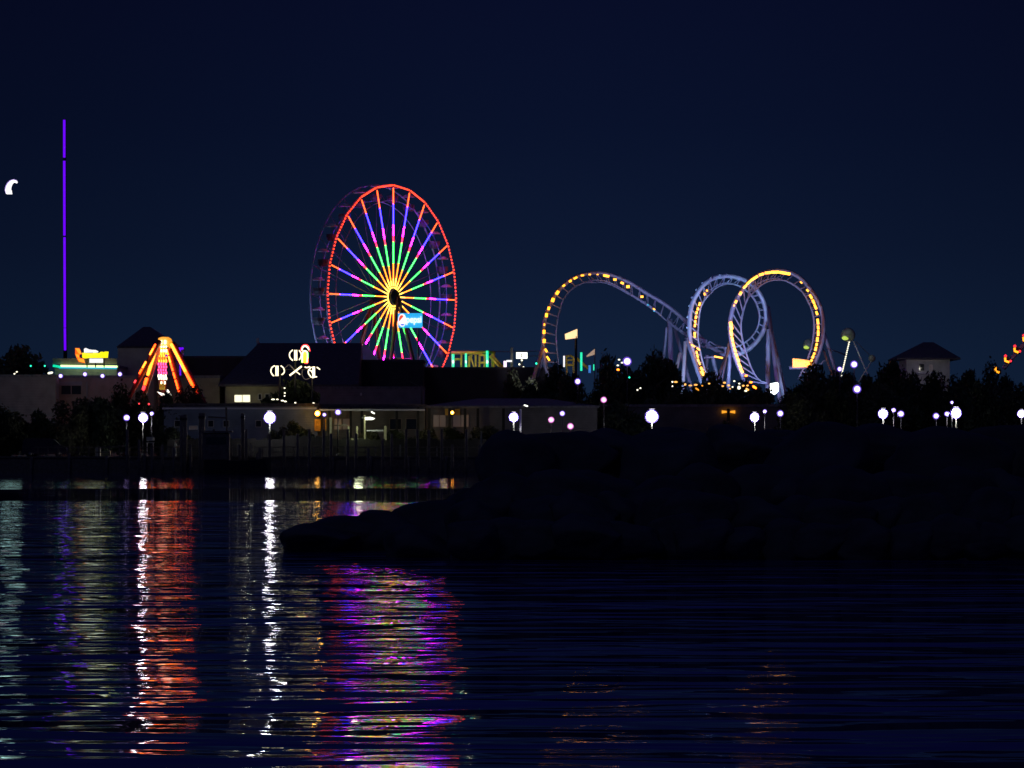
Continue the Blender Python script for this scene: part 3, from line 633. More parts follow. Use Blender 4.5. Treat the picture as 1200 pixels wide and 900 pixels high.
for x in (328, 346, 366): b = MB(); b.tube([(W(x, 0, D + .8).x, D + .8, GZ), W(x, 412 if x == 346 else 430, D + .8)], .12, 6); b.build('mast', M['darkmetal'], t)
b = MB(); b.tube([W(320, 433, D + .7), W(372, 433, D + .7)], .06, 6); b.build('crossbar', M['darkmetal'], t)

# ---------------------------------------------------------------- yellow framed ride with teal columns
D = 540
t = thing('yellow_frame_ride', (W(556, 0, D).x, D, GZ), 'yellow scaffold framed ride with green light columns right of the wheel', 'fairground ride')
b = MB(); zb = GZ
for x, y in ((530, 415), (540.5, 415), (550, 417), (557.5, 416), (562, 416), (568, 417), (577, 412), (579, 414)):
    b.tube([(W(x, 0, D).x, D, zb), W(x, y, D)], .14, 6); b.tube([(W(x, 0, D + 5).x, D + 5, zb), W(x, y, D + 5)], .14, 6)
b.build('posts', M['yellow_steel'], t)
b = MB()
for y, x0, x1 in ((414, 529, 564), (412.7, 529, 580), (421, 533, 541), (425, 561, 570), (416, 562, 570)):
    b.tube([W(x0, y, D), W(x1, y, D)], .15, 6); b.tube([W(x0, y, D), W(x0, y, D + 5)], .1, 6); b.tube([W(x1, y, D), W(x1, y, D + 5)], .1, 6)
b.tube([W(548, 432, D), W(553, 416, D)], .1, 6); b.tube([W(556, 432, D), W(551, 416, D)], .1, 6); b.build('beams', M['yellow_steel'], t)
b = MB(); b.tube([W(574, 417, D), W(590, 434, D)], .22, 6); b.tube([W(576, 415, D), W(592, 432, D)], .12, 6); b.build('ramp', M['yellow_steel'], t)
for x, y0, r in ((531, 415, 1.5), (546, 414, 1.2), (571, 411, 1.5)):
    b = MB(); b.tube([W(x, y0, D - .6), W(x, 435, D - .6)], S(r, D), 8); b.build('light_column', E['tealcol'], t)
    b = MB(); b.ball(W(x, 424, D - .75), S(r * .9, D), 8, 6, (1, 1, 1.6)); b.build('column_lamp', E['signwhite'], t)
point('frame_floodlight', W(552, 428, D - 3), (1, .85, .5), 150, .2)
t = thing('lilac_light_post', W(592, 435, 530), 'short lilac glowing column with a lit bar left of the white sign', 'light post')
b = MB(); b.pbox(590.2, 593.6, 423, 433, 530, .4); b.build('column', E['pinkcol'], t); b = MB(); b.pbox(593.6, 600, 422, 424, 530.02, .36); b.build('arm', E['signwhite'], t)
b = MB(); b.box(W(599.8, 419, 531), (S(3, 531), .4, S(24, 531))); tag(b.build('sign_post', M['pole']), 'grey slab post left of the white lit sign', 'post')
t = thing('lit_sign', W(611, 421, 530), 'white lit rectangular sign with a small dark mark beside the coaster', 'sign')
b = MB(); b.pbox(605, 618, 413, 420.2, 530, .4); b.build('sign_panel', E['whitelit'], t)
b = MB(); b.pbox(610.6, 611.6, 415, 418, 529.85, .1); b.pbox(609.6, 612.4, 414.4, 415, 529.85, .1); b.pbox(609.6, 612.4, 418, 418.6, 529.85, .1); b.build('mark', M['darkmetal'], t)
b = MB(); b.tube([(W(611.5, 0, 531).x, 531, GZ), W(611.5, 420, 531)], .12, 6); b.build('post', M['darkmetal'], t)
for x, y in ((611.5, 422.2), (608.6, 427), (613.5, 430.4)): bulb(x, y, 2, 2, 528, 'sparkw', 'tiny pale bulb under the white lit sign', 'pale bulbs under the lit sign')
t = thing('zip_cable', W(580, 411, 545), 'thin grey cable strung from the wheel to the coaster', 'cable')
b = MB(); b.tube([W(525, 410.5, 545), W(600, 412.2, 545), W(638, 411, 545)], .06, 5); b.tube([W(612, 417.5, 545), W(637, 417, 545)], .05, 5); b.build('cable', M['gondola'], t)
# stair tower and columns right of the coaster foot
for x, y0, y1, m, lb, r in ((661, 417, 430, 'signwhite', 'thin white light column beside the dark flag pole', .9), (681.2, 413, 434.5, 'tealcol', 'green light column right of the dark flag pole', 1.2),
                         (696.2, 427, 434, 'tealcol', 'shorter green light column under the small flag', 1.0), (691, 428, 437, 'bluecol', 'dim blue light column between the two green ones', 1.4)):
    b = MB(); b.tube([W(x, y0, 505), W(x, y1, 505)], S(r, 505), 8); tag(b.build('light_column', E[m]), lb, 'light column')
t = thing('fun_slide', (W(672, 0, 515).x, 515, GZ), 'dim yellow curved slide frame behind the dark flag pole', 'slide')
b = MB()
b.tube(catmull([W(663, 418, 515), W(668, 417, 515), W(672, 419, 515), W(673, 424, 515)], 4), .14, 6); b.tube([W(662, 428, 515), W(673, 428, 515)], .14, 6); b.tube([W(676, 420, 515), W(689, 432, 515)], .2, 6); b.tube([W(663, 422, 515), W(672, 422, 515)], .1, 6)
for x in (664, 672): b.tube([(W(x, 0, 515).x, 515, GZ), W(x, 419, 515)], .1, 6)
b.build('slide_frame', M['yellow_steel'], t); point('slide_lamp', W(668, 424, 512), (1, .9, .5), 30)
def flag(pts, xp, ytop, D, mat, label, poler):
    t = thing('flag_pole', (W(xp, 0, D).x, D, GZ), label, 'flag')
    b = MB(); f = [W(x, y, D) for x, y in pts]; n = 8; v = []
    for j in range(5):
        for i in range(n + 1):
            u = i / n; q = f[0].lerp(f[1], u).lerp(f[3].lerp(f[2], u), j / 4); q = q + Vector((0, .25 * math.sin(u * 6) * (1 - u), 0)); v.append(q)
    N_ = len(v); v2 = [q + Vector((0, .03, 0)) for q in v]; fs = []
    for j in range(4):
        for i in range(n):
            a = j * (n + 1) + i; fs.append((a, a + 1, a + n + 2, a + n + 1)); fs.append((N_ + a + n + 1, N_ + a + n + 2, N_ + a + 1, N_ + a))
    b.add(v + v2, fs, True); b.build('flag', E[mat], t)  # cloth emits its own glow in place of light falling on it
    b = MB(); b.tube([(W(xp, 0, D).x, D + .1, GZ), (W(xp, 0, D).x, D + .1, W(0, ytop, D).z)], poler, 8); b.build('pole', M['darkmetal'], t)
flag([(662, 391.5), (676.5, 385.5), (676.5, 396), (662.5, 397.8)], 675, 394, 480, 'flag', 'orange glowing flag on a thick dark pole inside the coaster arch', S(1.5, 480))
flag([(687, 417), (697, 408.6), (697, 415.5), (687.4, 418.4)], 697, 408, 500, 'flagd', 'smaller dim orange flag right of the green light column', .06)

# ---------------------------------------------------------------- roller coaster
cs = thing('roller_coaster', (W(790, 0, 500).x, 500, GZ), 'looping steel roller coaster with an arch and two vertical loops lit in amber and blue', 'roller coaster')
def track(outer, inner, mat, rs, name, gauge=.45, tie=1.15):
    """outer = spine, inner = line of the two running rails; points (px, py, D)"""
    O = catmull([W(*p) for p in outer], 10); I = catmull([W(*p) for p in inner], 10)
    Ln = sum((a - b_).length for a, b_ in zip(O, O[1:])); n = max(8, int(Ln / tie))
    O = resample(O, n * 3 + 1); I = resample(I, n * 3 + 1)
    b = MB(); b.tube(O, rs, 8); b.build(name + '_spine', mat, cs)
    b = MB(); l = []; r = []
    for i, p in enumerate(I):
        a = I[max(0, i - 1)]; c = I[min(len(I) - 1, i + 1)]; tt = (c - a).normalized(); ins = (O[i] - p); s = tt.cross(ins).normalized() if ins.length > .05 else Vector((0, 1, 0))
        if s.y < 0: s = -s
        l.append(p + s * gauge); r.append(p - s * gauge)
    b.tube(l, .085, 6); b.tube(r, .085, 6); b.build(name + '_rails', mat, cs)
    b = MB()
    for i in range(0, len(I), 3):
        b.tube([l[i], O[i], r[i]], .06, 5); b.tube([l[i], r[i]], .05, 5)
    b.build(name + '_ties', mat, cs)
    return O, I
archO = [(645, 446, 503), (640, 432, 503), (637, 415, 503), (636.7, 399.6, 503), (637.6, 383.6, 503), (640, 369, 503), (643.8, 360.5, 503), (648, 350.7, 503), (653.6, 341.8, 503), (661.6, 333.8, 503), (670.5, 326.7, 503), (683, 321.8, 503), (695.3, 319.8, 503.5), (709.6, 320.6, 504), (725.6, 325.4, 504.5), (743.4, 334.3, 505), (757.6, 343.6, 505.5), (777, 355, 506), (793, 367, 506), (806, 379, 505), (818, 392, 504), (832, 406, 503), (850, 416, 502)]
archI = [(659, 446, 503), (656, 432, 503), (653.6, 416, 503), (652, 400, 503), (652.4, 383, 503), (655, 368, 503), (660, 352, 503), (666, 343, 503), (672, 337.5, 503), (680, 333, 503), (690, 330, 503), (700, 329.6, 503.5), (711, 331, 504), (725, 337.2, 504.5), (740, 346, 505), (756, 355.5, 505.5), (770, 366, 506), (782, 376.5, 506), (796, 387, 505), (810, 396, 504), (824, 402, 503), (838, 406, 502.5), (850, 407.5, 502)]
track(archO, archI, M['violet_steel'], .24, 'arch')
l1O = [(820, 442, 499), (816, 430, 499), (812, 414, 499), (808.6, 396, 499), (808, 380, 499), (810, 360, 499), (816, 346, 499), (824, 334.6, 499), (836, 326, 499.5), (850, 323.4, 500), (864, 325, 500.5), (876, 330.4, 501), (888, 341, 501), (896, 358, 501.5), (897.4, 376, 502), (892, 393, 502), (880, 407, 502), (866, 415, 502), (850, 416, 502)]
l1I = [(829, 442, 499), (825, 430, 499), (821, 414, 499), (818, 396, 499), (818.6, 378, 499), (821, 362, 499), (827, 349, 499), (836, 338.5, 499.5), (848, 332.6, 500), (860, 333, 500.5), (871, 338, 501), (881, 347, 501), (888.4, 361, 501.5), (889.6, 376, 502), (885, 389, 502), (875, 400, 502), (862, 407, 502), (850, 407.5, 502)]
o1, i1 = track(l1O, l1I, M['blue_steel'], .27, 'left_loop', tie=1.0)
b = MB()   # catwalk brackets on the outside of the loop
for (px, py), (qx, qy) in (((810, 360), (807, 358)), ((808, 372), (804.6, 371)), ((808, 384), (804.4, 384)), ((809, 396), (805.6, 397)), ((813, 351), (810.5, 348)), ((818, 342), (815.5, 339)), ((825, 334), (823, 331)), ((834, 328), (832.6, 325)), ((844, 324.5), (843.5, 321.6)), ((853, 323.5), (853.4, 321))):
    b.tube([W(px, py, 499), W(qx, qy, 499)], .14, 5)
b.build('brackets', M['blue_steel'], cs)
l2O = [(872, 446, 494), (868.5, 436, 494), (862, 420, 494), (858, 404, 494), (855.8, 390, 494), (855.6, 378, 494), (858, 364, 494), (862, 353, 494), (868, 343, 494), (874, 334.4, 494), (884, 325, 494.5), (896, 319.4, 495), (910, 317, 495.5), (924, 318.6, 496), (938, 326, 496), (950, 339, 496), (958, 352, 496.5), (963, 365, 497), (965, 380, 497), (964, 396, 497), (960, 412, 497), (953, 430, 497), (945, 448, 497)]
l2I = [(900, 450, 494), (888, 444, 494), (880, 430, 494), (875, 416, 494), (871, 402, 494), (868.6, 388, 494), (869, 374, 494), (873, 358, 494), (878, 347, 494), (885, 338, 494.5), (894, 331, 495), (905, 327.4, 495.5), (917, 328, 496), (929, 333, 496), (940, 342, 496), (947, 353, 496.5), (952, 366, 497), (954, 380, 497), (953, 396, 497), (950, 410, 497), (944, 426, 497), (936, 444, 497)]
track(l2O, l2I, M['violet_steel'], .26, 'right_loop', tie=1.0)
# station run and lit train bay
b = MB(); b.tube([W(925, 431, 497), W(950, 431, 497)], .2, 6); b.tube([W(825, 419, 500), W(848, 418, 500)], .12, 6); b.build('station_beam', M['violet_steel'], cs)
b = MB(); b.prism([(929, 420), (936, 420.5), (949, 422.5), (948.6, 430), (929, 430.8)][::-1], 496, .6); b.build('station_sign', E['amberhot'] and E['flame'], cs)
b = MB()
for i in range(6): b.pbox(930.5 + i * 3, 932.3 + i * 3, 422 + .3 * i, 429, 495.85, .1)
b.build('station_lights', E['amber'], cs)
def alight(x, y, w_, h_, D, m='amber', ang=0.0, dv=.55):
    p = W(x, y, D - dv); dx = S(w_ / 2, D); d = Vector((math.cos(ang) * dx, 0, math.sin(ang) * dx)); r = S(h_, D) * .5
    b = MB(); b.tube([p - d, p + d], r, 6); b.build('track_light', E[m], cs)
def r6(x, y): return 610 + x / 5.624, 300 + y / 5.624
for x, y, w_, h_, a in ((565, 131, 7, 3.4, -.2), (622, 155, 3.6, 3, 0), (670, 178, 3.8, 3, -.4), (708, 202, 3.8, 4, 0), (800, 268, 3.2, 3, 0), (880, 350, 2.8, 1.8, -.5), (508, 122, 2, 1.4, 0), (456, 122, 2.6, 1.8, 0), (408, 128, 3.6, 2.2, .1), (362, 145, 4.4, 2.6, .5),
                         (328, 165, 3.2, 3, .5), (285, 195, 3.2, 2.6, .6), (243, 242, 4.6, 4.4, 1), (213, 290, 4.4, 4.6, 1.3), (186, 345, 3.6, 3.6, 1.4), (171, 390, 4.4, 3.8, 1.5), (157, 452, 2.6, 2, 1.5), (155, 500, 4.4, 3.8, 1.5), (156, 560, 4.4, 4.2, 1.5), (168, 622, 4.4, 3, -1.0), (182, 675, 6, 2.6, -1.0)):
    px, py = r6(x, y); alight(px, py, w_, h_ * .8, 503, 'amber', a)
for x, y in ((840, 322), (880, 362), (922, 390)): px, py = r6(x, y); alight(px, py, 2, 1.6, 505, 'creamd' if x > 900 else 'neon_c', -.6)
def r7(x, y): return 780 + x / 5, 300 + y / 5
for x0, y0, x1, y1, h in ((240, 198, 245, 208, 2.2), (226, 216, 230, 230, 2.4), (202, 272, 196, 292, 3), (190, 302, 187, 318, 3), (183, 324, 181, 340, 3), (179, 350, 176, 368, 3), (175, 376, 173, 392, 2.8), (172, 398, 171, 416, 2.8), (170, 446, 170, 462, 3.2), (170, 464, 172, 478, 3),
                      (180, 556, 184, 574, 2.6), (184, 578, 190, 596, 2.8), (188, 602, 194, 618, 2.8), (195, 622, 203, 638, 2.6), (205, 650, 215, 668, 3.4), (210, 672, 225, 700, 5),
                      (118, 488, 140, 510, 2.2), (150, 518, 172, 533, 2), (182, 538, 200, 552, 2.2), (285, 588, 335, 598, 2.2),
                      (444, 210, 434, 228, 3.8), (416, 260, 408, 276, 3.4), (402, 286, 400, 294, 2)):
    a = r7(x0, y0); c = r7(x1, y1); alight((a[0] + c[0]) / 2, (a[1] + c[1]) / 2, math.dist(a, c), h * .8, 499 if x0 < 380 else 494, 'amber', math.atan2(-(c[1] - a[1]), c[0] - a[0]))
for x0, y0, x1, y1, h in ((456, 188, 474, 172, 3.4), (476, 166, 498, 146, 3.4), (500, 143, 540, 118, 3.6), (548, 112, 575, 104, 3.6), (582, 100, 615, 97, 3.6), (618, 95, 665, 94, 4), (668, 95, 730, 106, 4),
                      (380, 386, 388, 430, 4.8), (382, 432, 388, 468, 4.2), (388, 474, 394, 500, 3.6), (394, 506, 402, 532, 3.2), (402, 538, 410, 562, 3.4), (410, 568, 420, 592, 3.6), (420, 596, 430, 622, 3.6), (428, 628, 440, 652, 3.8), (438, 656, 452, 684, 4)):
    a = r7(x0, y0); c = r7(x1, y1); alight((a[0] + c[0]) / 2, (a[1] + c[1]) / 2, math.dist(a, c), h * .75, 494, 'amberhot', math.atan2(-(c[1] - a[1]), c[0] - a[0]))
for x0, y0, x1, y1, h in ((788, 150, 800, 160, 2), (826, 196, 838, 208, 3), (844, 226, 858, 250, 3.6), (860, 256, 872, 280, 3.6), (872, 284, 884, 312, 3.6), (882, 324, 890, 345, 3.4), (890, 368, 894, 400, 3.6), (893, 408, 895, 430, 3.6), (894, 436, 894, 468, 3.6), (890, 476, 888, 502, 3.8), (886, 510, 884, 526, 3.4), (882, 532, 877, 556, 3.6), (873, 566, 869, 578, 3.4), (867, 582, 860, 600, 3.6), (858, 606, 850, 622, 3.4), (850, 628, 838, 654, 4.2)):
    a = r7(x0, y0); c = r7(x1, y1); alight((a[0] + c[0]) / 2, (a[1] + c[1]) / 2, math.dist(a, c), h * .75, 496, 'amber', math.atan2(-(c[1] - a[1]), c[0] - a[0]), .9)
def sup(x0, y0, x1, y1, D0, D1, w_, m):
    a = W(x0, y0, D0); c = W(x1, y1, D1); c2 = a + (c - a) * ((a.z - GZ) / max(.2, a.z - c.z))
    b = MB(); b.tube([a, c2], S(w_, D0) / 2, 10); b.build('support_column', m, cs)
vst, bst = M['violet_steel'], M['blue_steel']
sup(785, 374, 786, 423, 506.6, 507, 6, vst); sup(781.5, 384, 778, 420, 507, 511, 3, vst); sup(791, 385, 806, 440, 506.6, 505, 4.4, vst)
sup(797, 414, 791, 439, 497, 496, 4.4, M['white_steel']); sup(803, 400, 801, 440, 497.5, 497, 4.4, M['white_steel']); sup(804, 396, 819, 440, 498.4, 498, 4, bst)
sup(828.5, 416, 828, 440, 502, 503, 4, vst); sup(835, 418, 840, 440, 502, 505, 4.4, vst)
sup(856, 405, 842, 441, 494.6, 491, 3.2, vst); sup(856.5, 406, 854, 442, 494.8, 497, 4.4, vst); sup(855, 396, 851.4, 416, 494.6, 493, 2.4, vst)
sup(900.5, 386, 899.6, 455, 500, 500, 5.4, bst); sup(900, 360, 903.5, 388, 501.6, 500, 5, vst); sup(902, 386, 915.5, 452, 500, 497, 4.4, bst); sup(904, 386, 918, 448, 502, 507, 3, vst)
sup(965, 388, 983.5, 449, 497.4, 500, 4, vst); sup(965, 410, 976, 440, 497.4, 493, 2.6, vst)
sup(637.5, 402, 628, 434, 503.5, 500, 4, vst); sup(639.5, 410, 632, 434, 503.5, 507, 2.8, vst)
b = MB(); b.tube([W(970, 408, 499), W(991, 416, 505)], .09, 6); b.tube([W(958, 430, 498), W(969, 420, 498)], .1, 6); b.build('stay', vst, cs)
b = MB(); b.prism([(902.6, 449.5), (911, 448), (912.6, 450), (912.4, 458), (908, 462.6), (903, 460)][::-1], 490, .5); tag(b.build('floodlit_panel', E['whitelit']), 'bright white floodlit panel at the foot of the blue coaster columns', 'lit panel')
def spot(name, loc, tgt, col, e, ang=70, r=.3):
    l = bpy.data.lights.new(name, 'SPOT'); l.color = col; l.energy = e; l.spot_size = R(ang); l.spot_blend = .6; l.shadow_soft_size = r
    o = bpy.data.objects.new(name, l); o.location = loc; o.rotation_euler = (Vector(tgt) - Vector(loc)).to_track_quat('-Z', 'Y').to_euler(); COL.objects.link(o)
spot('coaster_floodlight', W(800, 462, 480), W(812, 385, 500), (.42, .66, 1), 9000, 60)
spot('coaster_floodlight', W(912, 470, 482), W(893, 375, 500), (.48, .7, 1), 6500, 62)
spot('coaster_floodlight', W(852, 462, 480), W(850, 410, 496), (.5, .32, 1), 3500, 70)
spot('coaster_floodlight', W(625, 460, 488), W(650, 370, 503), (.75, .78, 1), 2000, 75)
spot('coaster_floodlight', W(770, 460, 485), W(780, 380, 506), (.5, .5, 1), 1500, 75)
spot('coaster_floodlight', W(960, 465, 482), W(940, 370, 496), (.7, .45, 1), 900, 75)
spot('wheel_fill', (hub.x - 16, hub.y - 14, GZ + 3), on(0, 2, WD), (.45, .6, 1), 5500, 75)  # unseen blue light added to lift the wheel's rear rim

# ---------------------------------------------------------------- lattice ball ride, distant arm ride
def balltower(px, py, r, D, legs, glow, label, grp=None):
    t = thing('ball_tower', (W(px, 0, D).x, D, GZ), label, 'fairground ride', grp)
    c = W(px, py, D); R_ = S(r, D)
    b = MB(); b.ball(c, R_, 14, 10); b.build('ball', M['ball'], t)
    if glow:
        b = MB(); cc = c + Vector((-R_ * .45, -R_ * .72, -R_ * .45)); b.ball(cc, R_ * .42, 10, 6, (1.2, .6, .7)); b.build('ball_light', E['ballglow'], t)
    for x0, y0, x1, y1, lit in legs:
        b = MB(); a = W(x0, y0, D); e = W(x1, y1, D); dn = a + (e - a) * ((a.z - GZ) / (a.z - e.z)); b.tube([a, dn], .09, 6); lg = b.build('leg', M['white_steel'], t)
        if lit:
            b = MB(); n = 17
            for i in range(n): q = a.lerp(e, i / n) + Vector((0, -.2, 0)); b.ball(q, .085, 6, 4)
            b.build('bulb_string', E['sparkw'], lg)
    return t
M['ball'] = principled('pale_green_shell', (.35, .38, .28), .6, 0, .3, 2)
E['ballglow'] = emit('ball_lit_panel', (.62, .85, .08), .75)
balltower(994, 392.5, 8.4, 520, ((995, 401, 985.5, 442, 1), (1000.5, 400, 1013, 430, 0)), 1, 'green lit ball on lattice legs, one leg strung with bulbs')
balltower(948, 404, 7.0, 535, ((949, 411, 944, 440, 0),), 1, 'dim green ball seen through the right coaster loop')
balltower(1022, 420, 4.2, 520, ((1024, 417, 1032, 413.5, 0),) and ((1021, 424, 1016, 432, 0),), 0, 'small grey lilac ball right of the bulb strung leg')
b = MB(); b.tube([W(1003, 400, 520), W(1022, 419, 520)], .05, 5); tag(b.build('stay_wire', M['gondola']), 'thin stay wire between the green ball and the small lilac ball', 'cable')
point('ball_lamp', W(985, 404, 515), (.8, .95, .5), 60)
t = thing('swing_arm_ride', (W(1195, 0, 530).x, 530, GZ), 'dark arm ride at the right edge with red and yellow lit cars', 'fairground ride')
b = MB(); b.tube([W(1176, 432, 531), W(1215, 385, 531)], .3, 6); b.tube([(W(1205, 0, 531).x, 531, GZ), W(1208, 395, 531)], .4, 8); b.build('arm', vst, t)
for x, y in ((1167, 433.5), (1178.5, 421.5), (1189.5, 410), (1200, 397.5)):
    b = MB(); b.mat(M['darkmetal']); b.tube([W(x + 1, y - 3, 530.4), W(x + 1.5, y + 2, 530.4), W(x + 6, y + 2, 530.4)], .35, 8)
    b.mat(E['redy']); b.tube([W(x - .6, y - 2.4 if x != 1167 else y - 4, 530), W(x - .4, y + 1.4, 530), W(x + 4, y + 3, 530)], S(1.25, 530), 6)
    if x != 1167: b.mat(E['redr']); b.ball(W(x - .2, y - 4.4, 530), S(1.6, 530), 8, 6); b.ball(W(x + 5.6, y + 1.6, 530), S(1.4, 530), 8, 6)
    b.build('car', None, t)
point('arm_lamp', W(1190, 425, 525), (.6, .5, 1), 60)

# ---------------------------------------------------------------- pier: shelters, railing, pilings, people
def shelter(label, posts, beams, D, mat='palewood', roof=None):
    t = thing('pier_shelter', (W(posts[0][0], 0, D).x, D, GZ), label, 'shelter')
    for x, y0, w_ in posts:
        b = MB(); b.box((W(x, 0, D).x, D, (GZ + W(0, y0, D).z) / 2), (S(w_, D), S(w_, D), W(0, y0, D).z - GZ)); b.build('post', M[mat], t)
    for x0, x1, y, m in beams:
        b = MB(); b.box(((W(x0, 0, D).x + W(x1, 0, D).x) / 2, D, W(0, y, D).z), (S(x1 - x0, D) - .3, .18, .14)); b.build('beam', m, t)
    return t
shelter('pale posted pier shelter left of the hooded lamp', ((387.5, 489, 2.4), (408.5, 499.5, 2.0), (418.5, 499.5, 1.6)), ((388, 408, 498.5, M['wood']), (409, 418, 514.8, M['palewood'])), 439)
shelter('pale posted pier shelter under the hooded lamp', ((427.5, 486.5, 1.8), (451.5, 499, 3.0)), ((428, 451, 504.6, M['white_steel']),), 439)
t = thing('hooded_lamp', (W(428, 0, 438.4).x, 438.4, GZ), 'wide hooded white lamp on the taller shelter post', 'lamp')
b = MB(); b.prism([(427.8, 489), (434, 488.6), (439.4, 490.4), (436, 492), (428, 492)][::-1], 438.4, .5); b.build('lit_shade', E['whitelit'], t); b = MB(); b.tube([W(427, 489.5, 438.6), W(424, 489.2, 438.6)], .08, 6); b.build('bracket', M['pole'], t)
for x, y, nm, a in ((437, 483.6, 'tilted white lamp above the hooded lamp', -.5), (616.3, 475.4, 'tiny tilted white lamp above the jetty lamp post', -.3)): bulb(x, y, 5, 1.7, 438, 'whitelit', nm, None, a)
point('shelter_lamp', W(420, 494, 436.5), (.9, 1, .6), 160, .5); point('porch_lamp', W(520, 484, 441), (1, .75, .4), 45, .4); point('porch_lamp', W(372, 487, 442), (1, .6, .2), 40, .3)
b = MB(); b.tube([(W(610, 0, 437).x, 437, GZ), W(610, 479.5, 437)], .1, 8); tag(b.build('bare_post', M['white_steel']), 'bare pale post beside the lamp left of the jetty', 'post')
# railing; some balusters get a paler colour to look lamplit
t = thing('pier_railing', (W(290, 0, 431).x, 431, GZ), 'dark pier railing with a few pale lit posts along the waterfront', 'railing')
b = MB()
for z in (.55, 1.05): b.box((W(300, 0, 431).x, 431, GZ + z), (S(520, 431), .07, .09))
b.build('rails', M['wood'], t)
for i in range(44):
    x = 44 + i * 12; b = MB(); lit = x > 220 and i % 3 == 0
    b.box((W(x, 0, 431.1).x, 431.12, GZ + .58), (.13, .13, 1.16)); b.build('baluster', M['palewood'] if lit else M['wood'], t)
t = thing('plank_fence', (W(380, 0, 437).x, 437, GZ), 'long dark plank fence behind the pier railing in front of the waterfront buildings', 'fence')
b = MB(); x = 196.0; rf = random.Random(3)
while x < 572:
    h = rf.uniform(1.75, 2.0) + (.25 if 330 < x < 384 else 0); b.box((W(x + 1.4, 0, 437).x, 437.4, GZ + h / 2), (S(2.7, 437), .05, h)); x += 2.8
tag(b.build('planks', M['fence'], t), kind='stuff')
b = MB(); b.box((W(384, 0, 437).x, 437.5, GZ + 1.5), (S(376, 437), .1, .12)); b.build('rail', M['fence'], t)
rp_ = random.Random(9)
for k in range(30):
    x = 150 + k * 14.2 + rp_.uniform(-4, 4); D = 426.5 + rp_.uniform(-1, 1)
    b = MB(); b.tube([W(x, 562, D), W(x + rp_.uniform(-.8, .8), rp_.choice((503, 508, 515, 521, 525)), D)], [.16, .13], 8)
    tag(b.build('mooring_piling', M['wood']), 'dark wooden mooring piling standing in the water along the pier', 'piling', 'mooring pilings along the pier')
for x, y0 in ((234, 521), (251.7, 519.5), (263, 521), (278.6, 520), (293.8, 519), (246, 522), (469, 521), (564, 505)):  # short posts coloured pale so they look lit
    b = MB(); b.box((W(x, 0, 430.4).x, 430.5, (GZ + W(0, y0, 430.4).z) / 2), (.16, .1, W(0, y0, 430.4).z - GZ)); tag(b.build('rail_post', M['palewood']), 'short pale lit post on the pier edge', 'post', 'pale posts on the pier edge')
# tall dark mooring dolphins and staging
for x, yt, w_, lb in ((215, 485, 8.5, 'tall thick dark piling cluster, left of the two near the red ride reflection'), (236.5, 483, 7.5, 'tall thick dark piling cluster, right of the two near the red ride reflection'), (284.5, 483, 4.5, 'single slim dark piling left of the brightest left lamp')):
    t = thing('piling_cluster', (W(x, 0, 429).x, 429, 0), lb, 'pilings')
    D = 429; rr = S(w_, D) / 4
    for dx in (-1, 1):
        b = MB(); b.tube([(W(x, 0, D).x + dx * rr, D, -2), (W(x, 0, D).x + dx * rr * .9, D, W(0, yt + random.random() * 2, D).z)], rr * 1.05, 9); b.build('pile', M['wood'], t)
    b = MB(); b.box((W(x, 0, D).x, D, W(0, yt + 6, D).z), (S(w_, D) * 1.05, rr * 2.3, .25)); b.build('collar', M['darkmetal'], t)
t = thing('docked_boat', (W(258, 0, 426).x, 426, 0), 'dark workboat with a wheelhouse and short mast moored between the pilings', 'boat')
D = 425
def hull(b, x0, x1, y, half, z0, z1):
    n = 10; v = []; f = []
    for i in range(n + 1):
        u = i / n; x = x0 + (x1 - x0) * u; wd = half * (1 - max(0, (u - .6) / .4) ** 2) * (.85 + .15 * min(1, u * 4)); sh = .5 * max(0, u - .5) ** 2 * 4 * .7
        v += [(x, y - wd, z1 + sh), (x - (.0), y - wd * .6, z0), (x, y + wd * .6, z0), (x, y + wd, z1 + sh)]
    for i in range(n):
        a = i * 4
        for j in range(3): f.append((a + j, a + j + 1, a + 5 + j, a + 4 + j))
        f.append((a + 3, a, a + 4, a + 7))
    f.append((0, 3, 2, 1)); b.add(v, f)
b = MB(); hull(b, W(240, 0, D).x, W(312, 0, D).x + .5, D, 1.1, -.4, 1.3); b.build('hull', M['darkmetal'], t)
xw = W(254, 0, D).x; b = MB(); b.box((xw, D, 2.7), (2.6, 1.7, 2.8), 0, .12); b.box((xw, D, 4.2), (3.2, 2.1, .14)); wh = b.build('wheelhouse', M['wood'], t)
b = MB(); b.box((xw, D - .86, 3.3), (2.0, .05, .7)); b.build('windows', M['glass'], wh)
b = MB(); b.tube([(W(267, 0, D).x, D, 1.2), W(265, 477.5, D)], .1, 6); b.tube([W(266, 490, D), W(244, 488.6, D)], .07, 6); b.build('mast', M['wood'], t)
